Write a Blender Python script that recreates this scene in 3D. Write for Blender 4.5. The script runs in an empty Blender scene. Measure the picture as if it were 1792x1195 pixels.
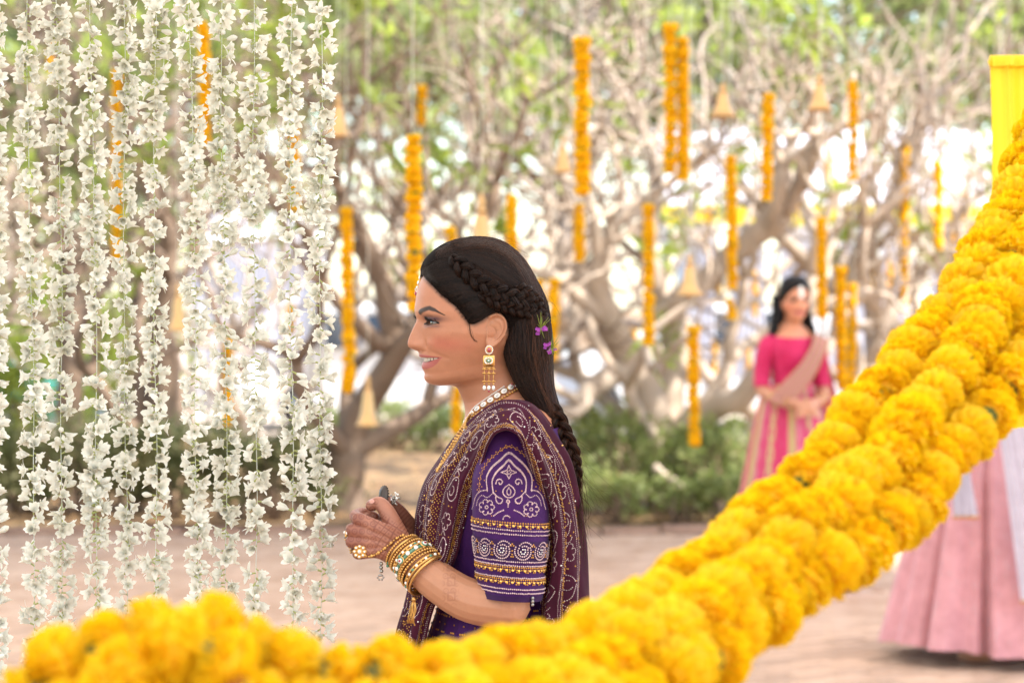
import bpy, math, random
import numpy as np
from mathutils import Vector, Matrix, noise as mnoise

# ------------------------------------------------------------------ camera, sky, sun, exposure
scn = bpy.context.scene
COL = scn.collection
FPX = 1792 * 85.0 / 36.0          # focal length in photo pixels
CAMZ, HOR = 1.547, 528.0          # eye height (m), horizon row in the photo


def P(px, py, d):
    """photo pixel + distance along the view -> world point"""
    return np.array([(px - 896.0) / FPX * d, d, CAMZ + (HOR - py) / FPX * d])


cam = bpy.data.cameras.new('camera')
cam.lens = 85
cam.sensor_width = 36
cam.shift_y = -(597.5 - HOR) / 1792.0
cam.clip_start = 0.05
cam.clip_end = 600
cam.dof.use_dof = True
cam.dof.focus_distance = 3.80
cam.dof.aperture_fstop = 4.8
camo = bpy.data.objects.new('camera', cam)
camo.location = (0, 0, CAMZ)
camo.rotation_euler = (math.radians(90), 0, 0)
COL.objects.link(camo)
scn.camera = camo

SUN_EL, SUN_AZ = 52.0, 118.0       # degrees; azimuth clockwise from the view direction (+Y) to the right
world = bpy.data.worlds.new('World')
scn.world = world
world.use_nodes = True
wn = world.node_tree
sky = wn.nodes.new('ShaderNodeTexSky')
sky.sky_type = 'NISHITA'
sky.sun_disc = False
sky.sun_elevation = math.radians(SUN_EL)
sky.sun_rotation = math.radians(SUN_AZ)
sky.dust_density = 0.6
sky.ozone_density = 0.8
bg = wn.nodes['Background']
bg.inputs['Strength'].default_value = 0.13
wn.links.new(sky.outputs[0], bg.inputs[0])

sun = bpy.data.lights.new('sun', 'SUN')
sun.energy = 3.7
sun.angle = math.radians(1.5)
sun.color = (1.0, 0.95, 0.87)
suno = bpy.data.objects.new('sun', sun)
_e, _a = math.radians(SUN_EL), math.radians(SUN_AZ)
_sd = Vector((math.sin(_a) * math.cos(_e), math.cos(_a) * math.cos(_e), math.sin(_e)))
suno.rotation_euler = _sd.to_track_quat('Z', 'Y').to_euler()
suno.location = (6, 4, 9)
COL.objects.link(suno)
scn.view_settings.view_transform = 'Standard'
scn.view_settings.look = 'None'
scn.view_settings.gamma = 1.0
scn.view_settings.exposure = 1.9
scn.view_settings.use_curve_mapping = False

# ------------------------------------------------------------------ helpers
RNG = np.random.default_rng(7)


def link(o, parent=None):
    COL.objects.link(o)
    if parent is not None:
        o.parent = parent
    return o


def empty(name, loc, label=None, cat=None, group=None):
    o = bpy.data.objects.new(name, None)
    o.location = loc
    o.empty_display_size = 0.05
    link(o)
    tag(o, label, cat, group)
    return o


def tag(o, label=None, cat=None, group=None, kind=None):
    if label: o['label'] = label
    if cat: o['category'] = cat
    if group: o['group'] = group
    if kind: o['kind'] = kind
    return o


class MB:
    """collects shapes into one mesh"""
    def __init__(s):
        s.V, s.F, s.C, s.M, s.n = [], [], [], [], 0

    def add(s, V, F, mat=0, col=None):
        V = np.asarray(V, float).reshape(-1, 3)
        s.V.append(V)
        c = np.ones((len(V), 4)) if col is None else np.concatenate(
            [np.broadcast_to(np.asarray(col, float), (len(V), 3)), np.ones((len(V), 1))], 1)
        s.C.append(c)
        for f in (F if isinstance(F, list) else [F]):
            f = np.asarray(f, int)
            if f.size:
                s.F.append(f + s.n)
                s.M.append(np.full(len(f), mat))
        s.n += len(V)
        return s

    def mesh(s, name, mats, smooth=True, color=False, origin=None):
        me = bpy.data.meshes.new(name)
        V = np.concatenate(s.V)
        if origin is not None:
            V = V - np.asarray(origin, float)
        me.vertices.add(len(V))
        me.vertices.foreach_set('co', V.astype(np.float32).ravel())
        tot = np.concatenate([np.full(len(f), f.shape[1]) for f in s.F])
        me.loops.add(int(tot.sum()))
        me.loops.foreach_set('vertex_index', np.concatenate([f.ravel() for f in s.F]).astype(np.int32))
        me.polygons.add(len(tot))
        st = np.concatenate([[0], np.cumsum(tot)[:-1]])
        me.polygons.foreach_set('loop_start', st.astype(np.int32))
        me.polygons.foreach_set('material_index', np.concatenate(s.M).astype(np.int32))
        me.polygons.foreach_set('use_smooth', np.full(len(tot), smooth))
        if color:
            at = me.color_attributes.new('Col', 'FLOAT_COLOR', 'POINT')
            at.data.foreach_set('color', np.concatenate(s.C).astype(np.float32).ravel())
        for m in (mats if isinstance(mats, (list, tuple)) else [mats]):
            me.materials.append(m)
        me.update()
        me.validate()
        return me

    def obj(s, name, mats, parent=None, smooth=True, color=False, origin=None):
        me = s.mesh(name, mats, smooth, color, origin)
        o = bpy.data.objects.new(name, me)
        if origin is not None:
            o.location = origin
        link(o, parent)
        if parent is not None:
            o.matrix_parent_inverse = Matrix.Translation(parent.location).inverted()
        return o


def norm(v):
    v = np.asarray(v, float)
    return v / (np.linalg.norm(v, axis=-1, keepdims=True) + 1e-12)


def cr(pts, n, closed=False):
    """Catmull-Rom through control points, n samples, chord-length spaced"""
    p = np.asarray(pts, float)
    if len(p) == 2:
        t = np.linspace(0, 1, n)[:, None]
        return p[0] * (1 - t) + p[1] * t
    k = np.concatenate([[0], np.cumsum(np.linalg.norm(np.diff(p, axis=0), axis=1) ** 0.5 + 1e-9)])
    m = np.zeros_like(p)
    m[1:-1] = ((p[2:] - p[1:-1]) / (k[2:] - k[1:-1])[:, None] * (k[1:-1] - k[:-2])[:, None] +
               (p[1:-1] - p[:-2]) / (k[1:-1] - k[:-2])[:, None] * (k[2:] - k[1:-1])[:, None]) / (k[2:] - k[:-2])[:, None]
    m[0] = (p[1] - p[0]) / (k[1] - k[0])
    m[-1] = (p[-1] - p[-2]) / (k[-1] - k[-2])
    t = np.linspace(0, k[-1], n)
    i = np.clip(np.searchsorted(k, t, 'right') - 1, 0, len(p) - 2)
    h = (k[i + 1] - k[i])
    u = ((t - k[i]) / h)[:, None]
    h = h[:, None]
    return ((2 * u**3 - 3 * u**2 + 1) * p[i] + (u**3 - 2 * u**2 + u) * h * m[i] +
            (-2 * u**3 + 3 * u**2) * p[i + 1] + (u**3 - u**2) * h * m[i + 1])


def interp(xs, ys, x):
    """smooth (monotone cubic) interpolation of a table; ys may be 2-D"""
    xs = np.asarray(xs, float); ys = np.asarray(ys, float); x = np.asarray(x, float)
    if ys.ndim == 1:
        ys = ys[:, None]; sq = True
    else:
        sq = False
    d = np.diff(ys, axis=0) / np.diff(xs)[:, None]
    m = np.zeros_like(ys)
    a, b = d[:-1], d[1:]
    with np.errstate(divide='ignore', invalid='ignore'):
        hm = np.where(a * b > 0, 2 * a * b / (a + b), 0)
    m[1:-1] = hm; m[0] = d[0]; m[-1] = d[-1]
    i = np.clip(np.searchsorted(xs, x, 'right') - 1, 0, len(xs) - 2)
    h = (xs[i + 1] - xs[i])[..., None]
    u = np.clip((x - xs[i])[..., None] / h, 0, 1)
    r = ((2 * u**3 - 3 * u**2 + 1) * ys[i] + (u**3 - 2 * u**2 + u) * h * m[i] +
         (-2 * u**3 + 3 * u**2) * ys[i + 1] + (u**3 - u**2) * h * m[i + 1])
    return r[..., 0] if sq else r


def frames(Pt, up=None):
    T = norm(np.gradient(Pt, axis=0))
    N = np.zeros_like(T)
    u0 = np.array([0, 0, 1.0]) if up is None else np.asarray(up, float)
    if abs(np.dot(T[0], u0)) > 0.95:
        u0 = np.array([1.0, 0.2, 0])
    N[0] = norm(u0 - T[0] * np.dot(u0, T[0]))
    for i in range(1, len(T)):
        v = N[i - 1] - T[i] * np.dot(N[i - 1], T[i])
        N[i] = norm(v)
    return T, N, np.cross(T, N)


def gridF(nu, nv, closed_v=False, closed_u=False):
    i = np.arange(nu if closed_u else nu - 1)[:, None]
    j = np.arange(nv if closed_v else nv - 1)[None, :]
    i2, j2 = (i + 1) % nu, (j + 1) % nv
    return np.stack(np.broadcast_arrays(i * nv + j, i * nv + j2, i2 * nv + j2, i2 * nv + j), -1).reshape(-1, 4)


def tube(Pt, R, sides=8, caps=True, flat=1.0, up=None):
    Pt = np.asarray(Pt, float)
    n = len(Pt)
    R = np.broadcast_to(np.asarray(R, float), (n,))
    T, N, B = frames(Pt, up)
    a = np.arange(sides) * 2 * np.pi / sides
    V = Pt[:, None] + R[:, None, None] * (np.cos(a)[None, :, None] * N[:, None] * flat + np.sin(a)[None, :, None] * B[:, None])
    F = [gridF(n, sides, True)]
    V = V.reshape(-1, 3)
    if caps:
        V = np.concatenate([V, [Pt[0] - T[0] * R[0] * .4], [Pt[-1] + T[-1] * R[-1] * .4]])
        j = np.arange(sides); j2 = (j + 1) % sides
        b = (n - 1) * sides
        F.append(np.stack([np.full(sides, n * sides), j2, j], 1))
        F.append(np.stack([np.full(sides, n * sides + 1), b + j, b + j2], 1))
    return V, F


def lathe(prof, sides=16, origin=(0, 0, 0), axis=(0, 0, 1)):
    """prof: list of (r, z)"""
    prof = np.asarray(prof, float)
    a = np.arange(sides) * 2 * np.pi / sides
    V = np.stack([prof[:, None, 0] * np.cos(a), prof[:, None, 0] * np.sin(a), np.broadcast_to(prof[:, None, 1], (len(prof), sides))], -1)
    z = norm(axis)
    x = norm(np.cross([0.13, 1, 0.2], z)); y = np.cross(z, x)
    V = V.reshape(-1, 3) @ np.stack([x, y, z]) + np.asarray(origin, float)
    return V, gridF(len(prof), sides, True)


def ball(c, r, nu=8, nv=10, scale=(1, 1, 1), axes=None):
    t = np.linspace(0, np.pi, nu)
    V, F = lathe(np.stack([np.sin(t), -np.cos(t)], 1), nv)
    V = V * np.asarray(scale) * r
    if axes is not None:
        V = V @ np.asarray(axes)
    return V + np.asarray(c), F


def box(c, s, axes=None):
    V = np.array([[x, y, z] for x in (-1, 1) for y in (-1, 1) for z in (-1, 1)], float) * np.asarray(s) / 2
    if axes is not None:
        V = V @ np.asarray(axes)
    F = np.array([[0, 1, 3, 2], [4, 6, 7, 5], [0, 4, 5, 1], [2, 3, 7, 6], [0, 2, 6, 4], [1, 5, 7, 3]])
    return V + np.asarray(c), F


def rbox(c, s, b):
    """box with chamfered edges"""
    sx, sy, sz = np.asarray(s) / 2.0
    L = []
    for z, k in ((-sz, b), (-sz + b, 0), (sz - b, 0), (sz, b)):
        x, y = sx - k, sy - k
        q = b if k == 0 else b * .8
        L.append([[x - q, -y, z], [x, -y + q, z], [x, y - q, z], [x - q, y, z], [-x + q, y, z], [-x, y - q, z], [-x, -y + q, z], [-x + q, -y, z]])
    V = np.array(L, float).reshape(-1, 3) + np.asarray(c)
    return V, [gridF(4, 8, True), np.array([[7, 6, 5, 4, 3, 2, 1, 0], [24, 25, 26, 27, 28, 29, 30, 31]])]


def sm(a, b, x):
    t = np.clip((np.asarray(x, float) - a) / (b - a), 0, 1)
    return t * t * (3 - 2 * t)


# ------------------------------------------------------------------ materials
def mat(name, color, rough=0.6, metal=0.0, var=0.0, vscale=8.0, bump=0.0, bscale=60.0, trans=0.0, sss=0.0,
        attr=False, color2=None, spec=0.5, sheen=0.0, tcol=None, rnd=0.0, coords='Object', stretch=(1, 1, 1), coat=0.0):
    m = bpy.data.materials.new(name)
    m.use_nodes = True
    nt = m.node_tree
    N, L = nt.nodes, nt.links
    b = N['Principled BSDF']
    out = N['Material Output']
    b.inputs['Roughness'].default_value = rough
    b.inputs['Metallic'].default_value = metal
    b.inputs['Specular IOR Level'].default_value = spec
    b.inputs['Sheen Weight'].default_value = sheen
    b.inputs['Coat Weight'].default_value = coat
    tc = N.new('ShaderNodeTexCoord')
    mp = N.new('ShaderNodeMapping')
    mp.inputs['Scale'].default_value = stretch
    L.new(tc.outputs[coords], mp.inputs[0])
    if attr:
        a = N.new('ShaderNodeAttribute'); a.attribute_name = 'Col'
        csock = a.outputs['Color']
    else:
        r = N.new('ShaderNodeRGB'); r.outputs[0].default_value = (*color, 1)
        csock = r.outputs[0]
    if var > 0 or color2 is not None:
        nz = N.new('ShaderNodeTexNoise')
        nz.inputs['Scale'].default_value = vscale
        nz.inputs['Detail'].default_value = 6
        nz.inputs['Roughness'].default_value = 0.65
        L.new(mp.outputs[0], nz.inputs['Vector'])
        rp = N.new('ShaderNodeMapRange')
        rp.inputs[1].default_value = 0.3; rp.inputs[2].default_value = 0.7
        L.new(nz.outputs[0], rp.inputs[0])
        if color2 is not None:
            mx = N.new('ShaderNodeMix'); mx.data_type = 'RGBA'
            L.new(rp.outputs[0], mx.inputs[0])
            L.new(csock, mx.inputs[6])
            mx.inputs[7].default_value = (*color2, 1)
            csock = mx.outputs[2]
        if var > 0:
            rp2 = N.new('ShaderNodeMapRange')
            rp2.inputs[1].default_value = 0.25; rp2.inputs[2].default_value = 0.75
            rp2.inputs[3].default_value = 1 - var; rp2.inputs[4].default_value = 1 + var
            L.new(nz.outputs[0], rp2.inputs[0])
            hs = N.new('ShaderNodeHueSaturation')
            L.new(csock, hs.inputs['Color']); L.new(rp2.outputs[0], hs.inputs['Value'])
            csock = hs.outputs[0]
    if rnd > 0:
        oi = N.new('ShaderNodeObjectInfo')
        rr = N.new('ShaderNodeMapRange')
        rr.inputs[3].default_value = 1 - rnd; rr.inputs[4].default_value = 1 + rnd
        L.new(oi.outputs['Random'], rr.inputs[0])
        hs = N.new('ShaderNodeHueSaturation')
        L.new(csock, hs.inputs['Color']); L.new(rr.outputs[0], hs.inputs['Value'])
        csock = hs.outputs[0]
    L.new(csock, b.inputs['Base Color'])
    if sss > 0:
        b.inputs['Subsurface Weight'].default_value = sss
        b.inputs['Subsurface Radius'].default_value = (1.0, 0.35, 0.2)
        b.inputs['Subsurface Scale'].default_value = 0.006
    if bump > 0:
        nb = N.new('ShaderNodeTexNoise')
        nb.inputs['Scale'].default_value = bscale
        nb.inputs['Detail'].default_value = 5
        L.new(mp.outputs[0], nb.inputs['Vector'])
        bp = N.new('ShaderNodeBump')
        bp.inputs['Strength'].default_value = bump
        bp.inputs['Distance'].default_value = 0.01
        L.new(nb.outputs[0], bp.inputs['Height'])
        L.new(bp.outputs[0], b.inputs['Normal'])
    if trans > 0:
        t = N.new('ShaderNodeBsdfTranslucent')
        if tcol is not None:
            t.inputs[0].default_value = (*tcol, 1)
        else:
            L.new(csock, t.inputs[0])
        mx = N.new('ShaderNodeMixShader')
        mx.inputs[0].default_value = trans
        L.new(b.outputs[0], mx.inputs[1]); L.new(t.outputs[0], mx.inputs[2])
        L.new(mx.outputs[0], out.inputs[0])
    return m


M = {}
M['soil'] = mat('soil', (0.30, 0.17, 0.09), 0.95, var=0.35, vscale=2.5, color2=(0.22, 0.15, 0.07), bump=0.6, bscale=30)
M['path'] = mat('pale_path', (0.62, 0.50, 0.42), 0.95, var=0.15, vscale=1.0)
M['mortar'] = mat('dusty_joint', (0.20, 0.135, 0.10), 0.95, var=0.2, vscale=6)
M['brick'] = mat('paver', (0.44, 0.275, 0.178), 0.9, var=0.25, vscale=3.0, color2=(0.47, 0.335, 0.245), bump=0.25, bscale=80, rnd=0.2)
M['kerb'] = mat('kerb', (0.33, 0.20, 0.14), 0.9, var=0.25, vscale=5, bump=0.3)
M['bark'] = mat('bark', (0.52, 0.425, 0.34), 0.85, var=0.4, vscale=4, color2=(0.34, 0.26, 0.195), bump=0.6, bscale=40)
M['barkd'] = mat('dark_bark', (0.16, 0.105, 0.07), 0.9, var=0.35, vscale=5, bump=0.6, bscale=40)
M['barkm'] = mat('brown_bark', (0.28, 0.20, 0.145), 0.88, var=0.4, vscale=4, color2=(0.15, 0.10, 0.068), bump=0.6, bscale=40)
M['leaf'] = mat('plumeria_leaf', (0.20, 0.26, 0.05), 0.5, var=0.4, vscale=3, trans=0.5, tcol=(0.45, 0.52, 0.09))
M['leaf2'] = mat('far_leaf', (0.22, 0.25, 0.10), 0.55, var=0.5, vscale=0.7, trans=0.45, tcol=(0.42, 0.48, 0.17))
M['shrub'] = mat('shrub_leaf', (0.19, 0.25, 0.08), 0.55, var=0.5, vscale=4, color2=(0.25, 0.24, 0.09), trans=0.4, tcol=(0.36, 0.46, 0.13))
M['bamboo'] = mat('pole_wood', (0.35, 0.22, 0.11), 0.6, var=0.3, vscale=6, stretch=(1, 1, .2))
M['thread'] = mat('thread', (0.62, 0.66, 0.58), 0.6)
M['tube_white'] = mat('tuberose_petal', (0.83, 0.82, 0.75), 0.5, trans=0.3, tcol=(0.80, 0.80, 0.67), var=0.06, vscale=60, rnd=0.05)
M['tube_green'] = mat('tuberose_stem', (0.42, 0.46, 0.16), 0.5, trans=0.2)
M['mari'] = mat('marigold_petal', (0.97, 0.655, 0.007), 0.6, var=0.12, vscale=40, trans=0.45, tcol=(1.0, 0.725, 0.007), rnd=0.10)
M['mari_in'] = mat('marigold_heart', (0.92, 0.52, 0.004), 0.7)
M['mari_g'] = mat('marigold_calyx', (0.10, 0.13, 0.03), 0.6)
M['brass'] = mat('brass', (0.54, 0.34, 0.15), 0.36, metal=0.85, var=0.15, vscale=12)
M['gold'] = mat('gold', (0.64, 0.37, 0.12), 0.33, metal=0.9, var=.25, vscale=300)
M['silver'] = mat('dark_silver', (0.38, 0.36, 0.33), 0.3, metal=0.95)
M['kundan'] = mat('kundan_stone', (0.85, 0.83, 0.78), 0.12, spec=0.9, coat=0.5)
M['ruby'] = mat('ruby_stone', (0.35, 0.02, 0.04), 0.12, spec=0.9, coat=0.6)
M['emer'] = mat('green_enamel', (0.08, 0.22, 0.14), 0.2, coat=0.5)
M['white_paint'] = mat('white_car_paint', (0.83, 0.83, 0.82), 0.25, coat=0.6)
M['glass'] = mat('car_glass', (0.02, 0.025, 0.03), 0.08, spec=0.8)
M['rubber'] = mat('rubber', (0.02, 0.02, 0.02), 0.8)
M['alloy'] = mat('alloy', (0.5, 0.5, 0.5), 0.35, metal=0.8)
M['redlens'] = mat('red_lens', (0.6, 0.03, 0.05), 0.2)
M['clearlens'] = mat('clear_lens', (0.7, 0.72, 0.75), 0.1)
M['tent'] = mat('tent_cloth', (0.78, 0.78, 0.84), 0.8, trans=0.4, tcol=(0.8, 0.8, 0.88))
M['teal'] = mat('teal_paint', (0.03, 0.35, 0.33), 0.35)
M['yellow'] = mat('yellow_drape', (0.88, 0.66, 0.03), 0.6, trans=0.45, tcol=(0.98, 0.80, 0.05), sheen=0.2)
M['canopy'] = mat('added_canopy_cloth', (0.80, 0.78, 0.74), 0.8, trans=0.52, tcol=(0.88, 0.84, 0.77))
# ------------------------------------------------------------------ ground
def sheet(name, x0, x1, y0, y1, z, m, nx=2, ny=2, rough=0.0):
    X, Y = np.meshgrid(np.linspace(x0, x1, nx), np.linspace(y0, y1, ny), indexing='ij')
    Z = np.full_like(X, z)
    if rough:
        Z += rough * (np.sin(X * 3.1 + Y * 1.7) + np.sin(X * 1.3 - Y * 2.9) + RNG.normal(0, .35, X.shape))
    b = MB().add(np.stack([X, Y, Z], -1), gridF(nx, ny))
    o = b.obj(name, m)
    o['kind'] = 'structure'
    return o


EDGE = 16.15                                   # far edge of the paved court
sheet('ground', -160, 160, -20, 420, -0.05, M['soil'])
sheet('planting_bed', -9, 9, EDGE + .22, 27.2, 0.03, M['soil'], 90, 60, 0.012)
sheet('path', -60, 60, 27.25, 75.0, 0.0, M['path'])
pave = sheet('pavement', -7.5, 7.5, 1.0, EDGE, -0.012, M['mortar'])

# brick pavers, laid 20 x 10 cm in running courses turned 45 degrees
def paver_mesh(L=0.196, W=0.096, h=0.02):
    V, F = rbox((0, 0, -h / 2), (L, W, h), 0.006)
    return V, F


bx, bf = paver_mesh()
ang = math.radians(38)
ca, sa = math.cos(ang), math.sin(ang)
spots = []
for i in range(-75, 140):
    for j in range(-140, 140):
        u = i * 0.2 + (0.1 if j % 2 else 0.0); v = j * 0.1
        x, y = u * ca - v * sa, 8 + u * sa + v * ca
        if -5.2 < x < 5.2 and 1.2 < y < EDGE - .1:
            spots.append((x, y))
spots = np.array(spots)


def in_view(x, y):
    px = 896 + x / y * FPX
    return (y > 9.75) & (px > -20) & (px < 1812)


vis = in_view(spots[:, 0], spots[:, 1])
px = 896 + spots[:, 0] / spots[:, 1] * FPX
py = HOR + CAMZ * FPX / spots[:, 1]
# where the photograph leaves the paving bare of garlands and skirts
free = vis & (((px > 1180) & (py > 1180 - (px - 1180) * .55) & (py > 1000)) | ((px > 585) & (px < 730) & (py > 945)) | ((px < 585) & (py > 950)))
cand = np.where(free)[0]
cand = cand[np.argsort(spots[cand, 1])][:290]
single = np.zeros(len(spots), bool); single[cand] = True
pm = MB().add(bx, bf).mesh('brick', M['brick'], smooth=False)
rz = RNG.normal(0, .008, len(spots)); dz = RNG.normal(0, .0022, len(spots)); tl = RNG.normal(0, .012, (len(spots), 2))
for k in cand:
    o = bpy.data.objects.new('brick', pm)
    o.location = (spots[k, 0], spots[k, 1], dz[k])
    o.rotation_euler = (tl[k, 0], tl[k, 1], ang + rz[k])
    link(o, pave)
rb = MB()
for k in np.where(~single)[0]:
    a = ang + rz[k]
    R = np.array([[math.cos(a), math.sin(a), 0], [-math.sin(a), math.cos(a), 0], [0, 0, 1]])
    rb.add(bx @ R + [spots[k, 0], spots[k, 1], dz[k]], bf)
o = rb.obj('brick_courses', M['brick'], pave, smooth=False)
o['kind'] = 'stuff'

# kerb of edging stones between court and bed
kerb = empty('kerb', (0, EDGE + .11, 0)); kerb['kind'] = 'structure'
kmesh = MB().add(*rbox((0, 0, 0.0), (0.385, 0.17, 0.10), 0.012)).mesh('kerb_stone', M['kerb'], smooth=False)
for i in range(-14, 15):
    o = bpy.data.objects.new('kerb_stone', kmesh)
    o.location = (i * .4, RNG.normal(0, .006), -.02 + RNG.normal(0, .006))
    o.rotation_euler = (0, 0, RNG.normal(0, .015))
    link(o, kerb)

# fallen dry leaves and litter on the bed
lb = MB()
for i in range(2600):
    x, y = RNG.uniform(-4.5, 4.5), EDGE + .3 + RNG.uniform(0, 1) ** 1.6 * 9
    a = RNG.uniform(0, 6.28); s = RNG.uniform(.02, .06)
    c, s_ = math.cos(a), math.sin(a)
    q = np.array([[-1, 0, .2], [0, -.4, 0], [1, 0, .3], [0, .4, 0]]) * s
    q = q @ np.array([[c, s_, 0], [-s_, c, 0], [0, 0, 1]]) + [x, y, .055 + RNG.uniform(0, .02)]
    col = np.array([.34, .20, .09]) * RNG.uniform(.6, 1.5)
    lb.add(q, np.array([[0, 1, 2, 3]]), 0, col)
M['litter'] = mat('dry_leaf', (0, 0, 0), .9, attr=True)
o = lb.obj('fallen_leaves', M['litter'], None, smooth=False, color=True)
tag(o, 'dry brown leaves scattered over the earth bed under the trees', 'dry leaves', kind='stuff')

# ------------------------------------------------------------------ plants
def leaf_quads(C, D, U, L, W, bend=0.25):
    """leaf blades: base C, direction D, up U, length L, width W -> V,F (6 verts, 2 quads each)"""
    D = norm(D); S = norm(np.cross(D, U)); Nn = np.cross(S, D)
    L = np.asarray(L)[:, None]; W = np.asarray(W)[:, None]
    p0 = C
    p1 = C + D * L * .45 + S * W * .5 + Nn * L * .06
    p2 = C + D * L * .45 - S * W * .5 + Nn * L * .06
    pm_ = C + D * L * .5
    p3 = C + D * L - Nn * L * bend
    V = np.stack([p0, p1, pm_, p2, p3], 1)
    n = len(C)
    b = np.arange(n)[:, None] * 5
    F = np.concatenate([b + [0, 2, 1], b + [0, 3, 2], b + [1, 2, 4], b + [2, 3, 4]], 0)
    return V.reshape(-1, 3), F


def shrub(name, x, y, rx, h, n, label, m, group, leaf=.05, z0=0.03):
    t = empty(name, (x, y, z0), label, 'shrub', group)
    r = RNG
    sb = MB()
    tips = []
    for k in range(16):
        a = r.uniform(0, 6.28); q = r.uniform(.2, 1)
        e = np.array([x + math.cos(a) * rx * q * .8, y + math.sin(a) * rx * q * .6, z0 + h * r.uniform(.5, .95)])
        b0 = np.array([x + math.cos(a) * .05, y + math.sin(a) * .05, z0 - .02])
        mid = (b0 + e) / 2 + r.normal(0, .05, 3)
        sb.add(*tube(cr([b0, mid, e], 6), np.linspace(.012, .004, 6), 5))
        tips.append(e)
    sb.obj('stem', M['barkd'], t)
    # clumps of leaves
    ncl = 26
    n = int(n * .5)
    cc = []
    for k in range(ncl):
        a = r.uniform(0, 6.28); q = r.uniform(0, 1) ** .5; v = r.uniform(.12, 1) ** .7
        w = math.sqrt(max(0, 1 - (v * .95) ** 2.6))
        cc.append([x + math.cos(a) * rx * q * (w * .75 + .25), y + math.sin(a) * rx * .7 * q * (w * .75 + .25), z0 + h * v * .95])
    cc = np.array(cc)
    idx = r.integers(0, ncl, n)
    C = cc[idx] + r.normal(0, 1, (n, 3)) * [rx * .15, rx * .15, h * .085]
    C[:, 2] = np.maximum(C[:, 2], z0 + .02)
    D = r.normal(0, 1, (n, 3)) + [0, 0, .5]
    V, F = leaf_quads(C, D, norm(r.normal(0, 1, (n, 3)) + [0, 0, 1]), r.uniform(.6, 1.4, n) * leaf, r.uniform(.5, .8, n) * leaf)
    MB().add(V, F).obj('foliage', m, t, smooth=False)
    return t


def place(px, d):
    return (px - 896) / FPX * d


M['shrubL'] = mat('olive_shrub_leaf', (0.16, 0.19, 0.075), 0.6, var=0.5, vscale=4, color2=(0.21, 0.17, 0.08), trans=0.35, tcol=(0.25, 0.30, 0.09))
for px_, d_, rx_, h_, n_ in ((1010, 17.4, .30, .62, 1500), (1062, 17.0, .34, .74, 2200), (1125, 17.3, .30, .62, 1600), (1180, 17.6, .26, .50, 1100),
                             (1232, 17.0, .32, .66, 1700), (1290, 17.3, .32, .66, 1700), (1075, 16.6, .24, .32, 900), (1185, 16.6, .22, .30, 700),
                             (1262, 16.6, .26, .34, 900), (1350, 17.2, .3, .55, 1200)):
    shrub('flowering_shrub', place(px_, d_), d_, rx_, h_, n_, 'low bright green shrub in the bed under the plumeria, beside the pink skirt', M['shrub'], 'green shrubs below the plumeria', .055)
for px_, d_, rx_, h_, n_ in ((-60, 17, .5, .66, 2400), (40, 17.2, .45, .62, 2300), (135, 17, .48, .7, 2400), (225, 17.3, .45, .62, 2200), (315, 17.1, .45, .66, 2200),
                             (400, 17.2, .42, .6, 2000), (480, 17.0, .42, .62, 2000), (550, 17.3, .36, .55, 1500)):
    shrub('hedge_shrub', place(px_, d_), d_, rx_, h_, n_, 'dull olive shrub in the low hedge behind the white flower strings', M['shrubL'], 'hedge behind the flower strings', .06)
for px_, d_, rx_, h_, n_ in ((620, 24.5, .5, .42, 1200), (690, 24.8, .5, .5, 1500), (760, 24.5, .5, .45, 1400), (835, 24.6, .5, .42, 1200), (920, 24.5, .5, .45, 1200)):
    shrub('edging_shrub', place(px_, d_), d_, rx_, h_, n_, 'low green shrub at the far side of the earth bed, before the white car', M['shrub'], 'low shrubs along the far edge of the bed', .06)
for px_, d_, rx_, h_, n_ in ((-40, 23.5, 1.0, 2.3, 4200), (90, 24.0, .8, 1.75, 3200), (235, 25.0, .6, 1.9, 2600)):
    shrub('tall_shrub', place(px_, d_), d_, rx_, h_, n_, 'tall light green shrub beyond the olive hedge on the flower string side', M['leaf'], 'tall shrubs beyond the hedge', .10)


def limb(mb, pts, r0, r1, n=14, sides=8):
    Pt = cr(pts, n)
    Pt = Pt + RNG.normal(0, r0 * .12, Pt.shape)
    mb.add(*tube(Pt, np.linspace(r0, r1, n), sides))
    return Pt


def grow(mb, p, d, r, L, depth, tips, rng, spread=.75, up=.35, allp=None):
    n = 6
    pts = [p]
    d = norm(d)
    side = norm(rng.normal(0, 1, 3))
    for i in range(n):
        d = norm(d + rng.normal(0, .17, 3) + side * .10 + np.array([0, 0, up * .22]))
        if p[2] < 1.1 and d[2] < .15:
            d[2] = .3; d = norm(d)
        p = p + d * L / n
        pts.append(p)
    pts = np.array(pts)
    mb.add(*tube(pts, np.linspace(r, r * .78, n + 1), 7 if r > .02 else 5))
    if depth == 0 or r < .008:
        tips.append((pts[-1], d, r))
        return
    k = 2 if rng.random() < .85 else 3
    a0 = rng.uniform(0, 6.28)
    ref = norm(np.cross(d, [0.3, .2, 1]))
    b2 = np.cross(d, ref)
    for j in range(k):
        a = a0 + j * 6.283 / k + rng.normal(0, .3)
        dd = norm(d + (ref * math.cos(a) + b2 * math.sin(a)) * spread * rng.uniform(.7, 1.3))
        grow(mb, pts[-1], dd, r * rng.uniform(.58, .70), L * rng.uniform(.72, .98), depth - 1, tips, rng, spread, up)


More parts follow.
